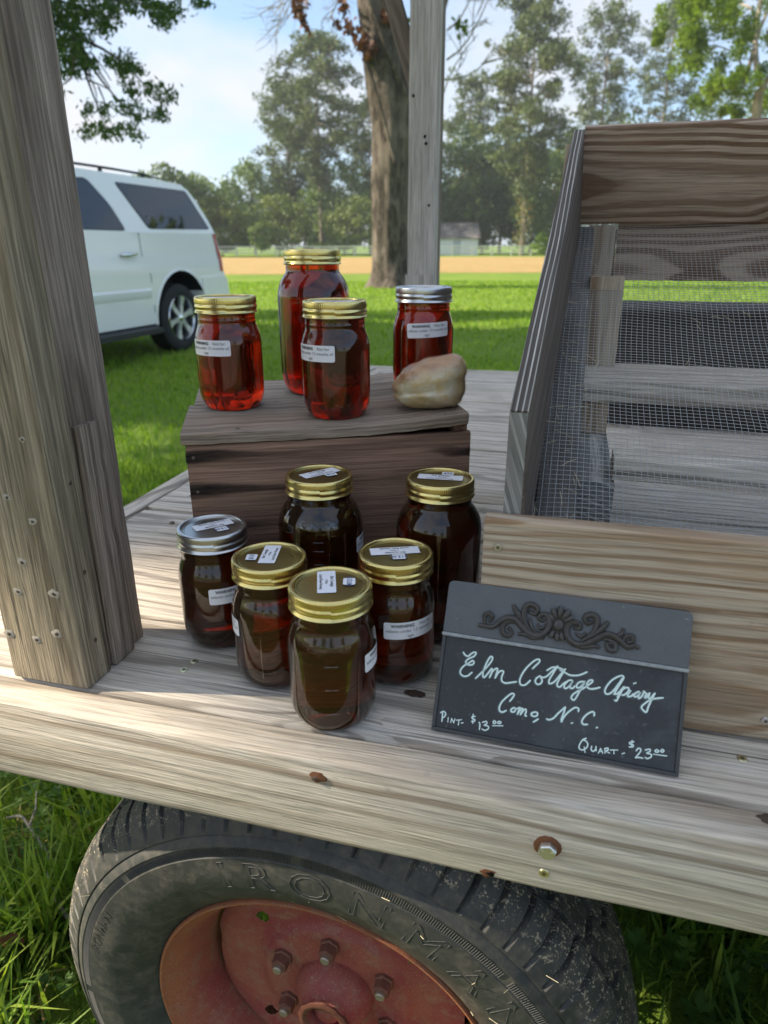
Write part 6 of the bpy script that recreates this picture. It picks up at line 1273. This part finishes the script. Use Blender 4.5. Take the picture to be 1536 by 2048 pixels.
old_tree()

# ------------------------------------------------------------------ the trees to the left that shade the wagon and the lawn, and their overhanging bough
_s = math.sin(SUN_AZ); _c = math.cos(SUN_AZ)
def sunlit_gap(Pw):
    """True where a leaf stays: the crowns end in a ragged lower edge that lets the low sun under them on to the wagon's front corner"""
    a = -Pw[:, 0] * _s + Pw[:, 1] * _c; b = (Pw[:, 2] - DK) * math.cos(SUN_EL) + (Pw[:, 0] * _c + Pw[:, 1] * _s) * math.sin(SUN_EL)
    edge = GAP_EDGE + .045 * np.sin(a * 9 + 1) + .03 * np.sin(a * 23)
    g1 = (a > -1.3) & (a < .42) & (b < edge) & (b > -1.9)
    g2 = (np.abs(a - 11.4 - .35 * np.sin(b * 3.1)) < .42 + .25 * np.sin(b * 1.7 + 1)) | ((np.abs(a - 7.6) < .22) & (np.sin(b * 2.3) > .2))
    return ~(g1 | g2)
GAP_EDGE = -.13
for (lab, px_, py_, H, w) in [('dense oak left of the wagon, in line with its deck', -14.0, -.2, 10.8, 4.6), ('dense oak on the lawn left of the white car', -14.5, 7.2, 10.8, 4.6)]:
    broad(lab, 0, 0, 0, w, 'leaf_dark', .42, 15000, .24, 90, 'oaks left of the wagon', (px_, py_), 'oak_tree', H, True, 'bark', sunlit_gap)
def bough():
    d = 9.5; x, y = -14.2, 11.2; root = thing('overhanging_tree', 'tree reaching in from the upper left, its leafy bough over the white car', 'tree', (x, y, 0)); o = np.array((x, y, 0))
    def P(xp, yp, dd=0.0):
        q = far(xp, d + dd); return np.array((q[0], q[1], hgt(yp, d + dd))) - o
    mb = MB(); limb(mb, (0, 0, 0), (.2, 0, 5.2), .32, .22, 10, .05, 6)
    st = P(-190, -160, 1.5); limb(mb, (.2, 0, 5.0), st, .2, .10, 8, .06, 6)
    ends = [(215, 60), (300, 40), (230, 150), (262, 175), (300, 230), (240, 240), (340, 190), (170, 170), (390, 20), (150, 60)]
    hubp = P(140, -20); limb(mb, st, hubp, .10, .055, 6, .05, 6)
    for ex_, ey_ in ends: limb(mb, hubp if ey_ < 100 else P(205, 70), P(ex_, ey_, RNG.uniform(-.5, .5)), .022, .006, 5, .2, 7)
    for a, b in (((225, 150), (232, 215)), ((225, 160), (262, 180)), ((240, 172), (250, 215)), ((232, 100), (265, 160))): limb(mb, P(*a), P(*b), .012, .005, 5, .2, 6)
    mb.build('trunk', M['bark'], root, smooth=70)
    C = [(135, 30, 34, 420), (165, 20, 34, 420), (200, 30, 34, 360), (240, 20, 30, 260), (285, 15, 24, 200), (150, 80, 30, 330), (185, 90, 30, 330), (220, 75, 22, 150), (262, 55, 18, 130), (200, 125, 22, 200), (225, 130, 16, 110), (150, 130, 22, 150), (150, 170, 16, 90), (165, 185, 10, 50), (175, 140, 16, 70), (272, 120, 14, 110), (300, 125, 18, 140), (318, 135, 10, 60), (288, 150, 12, 60), (335, 175, 12, 70), (358, 185, 14, 90), (372, 190, 7, 26), (300, 178, 12, 60), (215, 222, 12, 70), (245, 225, 12, 60), (285, 210, 12, 70), (305, 225, 14, 80), (340, 225, 12, 70), (352, 230, 9, 40), (205, 262, 12, 70), (235, 258, 13, 90), (262, 265, 12, 80), (285, 258, 12, 70), (300, 270, 8, 40), (355, 12, 20, 200), (385, 25, 18, 190), (372, 42, 12, 90), (440, 2, 10, 50), (455, 8, 5, 16), (320, 5, 18, 110), (120, -40, 60, 600), (220, -50, 60, 600), (330, -40, 40, 320), (100, 60, 40, 300)]
    A = []; T = []
    for cx, cy_, r, k in C:
        m = int(k * 1.3)
        nc = max(2, m // 9); cc = [(cx + RNG.normal(0, r * .55), cy_ + RNG.normal(0, r * .55), RNG.uniform(-.9, .9)) for _ in range(nc)]
        for q in range(m):
            c = cc[q % nc]; A.append(P(c[0] + RNG.normal(0, 6.5), c[1] + RNG.normal(0, 6.0), c[2] + RNG.normal(0, .04))); T.append(RNG.uniform(.1, .5) + .45 * (RNG.uniform() < .12))
    V, F, t = leaves(np.array(A), .078, .36, .1, np.array(T), .6); fast_mesh('foliage', V, F, M['leaf_dark'], t, root)
bough()
# trees round the rest of the yard: seen only mirrored in the jars and the car windows
for i, (x, y, H, w) in enumerate([(-30, -66, 13, 8), (-2, -75, 14, 9), (22, -66, 13, 8), (56, -50, 14, 8), (13.6, 33, 13.5, 3.6), (18.5, 37, 13, 4.6)]):
    broad(['round tree behind the camera on the left', 'tallest tree straight behind the camera', 'round tree behind the camera on the right', 'tree at the back right corner of the yard', 'tree beyond the right end of the wagon', 'tree to the far right beyond the wagon'][i], 0, 0, 0, w, 'leaf_mid', .0, 2000, .75, 40, 'trees round the yard', (x, y), 'yard_tree', H)

# ------------------------------------------------------------------ fence and shed beyond the field
FD = 92.0
fa = np.array(far(395, FD)); fb = np.array(far(1150, FD)); fdv = (fb - fa); fl_ = np.linalg.norm(fdv); fdv /= fl_; fn = np.array((-fdv[1], fdv[0]))
fence = thing('rail_fence', 'long pale wooden post and rail fence along the far edge of the field', 'fence', (fa[0], fa[1], 0), math.atan2(fdv[1], fdv[0]))
m_f = plain('bleached_fence_wood', (0.66, 0.64, 0.58), .8, 0, .2, .25, 3)
mbp = MB(); mbp.box((-.075, -.075, 0), (.075, .075, 1.28)); post0 = mbp.build('fence_post', m_f, fence)
mbr = MB(); mbr.box((0, -.10, 0), (2.42, -.078, .16)); rail0 = mbr.build('rail', m_f, fence); np_ = int(fl_ / 2.45)
for k in range(np_ + 1):
    p = post0 if k == 0 else post0.copy()
    if k: COL.objects.link(p); p.parent = fence
    p.location = (k * 2.45, 0, -.02 * abs(math.sin(k * 1.7))); p.rotation_euler = (0, RNG.normal(0, .012), 0)
    if k == np_: break
    for j, z in enumerate((.34, .70, 1.06)):
        r = rail0 if (k == 0 and j == 0) else rail0.copy()
        if not (k == 0 and j == 0): COL.objects.link(r); r.parent = fence
        r.location = (k * 2.45, 0, z + RNG.normal(0, .012)); r.rotation_euler = (0, RNG.normal(0, .006), 0)
def shed():
    d = 104; a = np.array(far(846, d)); b = np.array(far(957, d)); u = b - a; L_ = np.linalg.norm(u); u = np.append(u / L_, 0); v = np.array((-u[1], u[0], 0)); h0 = hgt(476, d); h1 = hgt(446, d)
    root = thing('white_shed', 'low white shed with a patchy grey metal roof behind the fence', 'shed', (a[0], a[1], 0), math.atan2(u[1], u[0]))
    m_w = plain('white_boards', (0.88, 0.90, 0.93), .7, 0, .2, .08, 1.2)
    n = NT('patchy_tin_roof'); p = n.obj(); q = n.noise(n.vmul(p, (.5, .5, .5)), 1.0, 5.0, .65); s = n.noise(n.vmul(p, (5, .3, .3)), 1.0, 2.0, .5)
    col = n.mix(n.sstep(q, .42, .55), (0.16, 0.15, 0.15, 1), (0.42, 0.37, 0.33, 1)); col = n.mix(n.math('MULTIPLY', n.sstep(s, .5, .65), .4), col, (0.28, 0.17, 0.12, 1)); m_r = n.done(n.bsdf(col, .6, .2, .4))
    W_ = 6.0; nb = 26
    mb = MB(); mb.box((0, .06, 0), (L_, W_, h0)); mb.build('wall', m_w, root)
    mb = MB(); mb.box((0, .03, 0), (L_ / nb - .012, .058, h0)); b0 = mb.build('wall_board', m_w, root)
    for k in range(nb):
        c = b0 if k == 0 else b0.copy()
        if k: COL.objects.link(c); c.parent = root
        c.location = (k * L_ / nb + .015, 0, 0)
    mb = MB(); mb.prism([(-.35, h0 - .12), (W_ / 2, h1), (W_ + .35, h0 - .12), (W_ + .35, h0 - .02), (W_ / 2, h1 + .10), (-.35, h0 - .02)], (-.3, 0, 0), Y_, Z_, X_, L_ + .6); mb.build('roof', m_r, root)
    mb = MB(); mb.prism([(0.06, h0), (W_, h0), (W_ / 2, h1 - .1)], (L_ - .05, 0, 0), Y_, Z_, X_, .05); mb.build('gable', m_w, root)
    m_d = plain('pale_door_paint', (0.50, 0.55, 0.60), .6, 0, .3, .1, 2)
    mb = MB(); mb.box((L_ * .55, .0, .05), (L_ * .55 + 1.1, .028, min(2.0, h0 - .1))); mb.build('door', m_d, root)
shed()

# ------------------------------------------------------------------ summer haze over the field
def haze():
    mb = MB(); mb.box((-75, -30, -1.2), (75, 175, 42)); m = NT('haze_air'); v = m.node('ShaderNodeVolumePrincipled', {'Color': (0.86, 0.92, 1.0, 1), 'Density': HAZE, 'Anisotropy': 0.2}); m.done(None, vol=v.outputs[0])
    o = mb.build('haze', m.m); o['kind'] = 'stuff'
HAZE = 0.0006
haze()
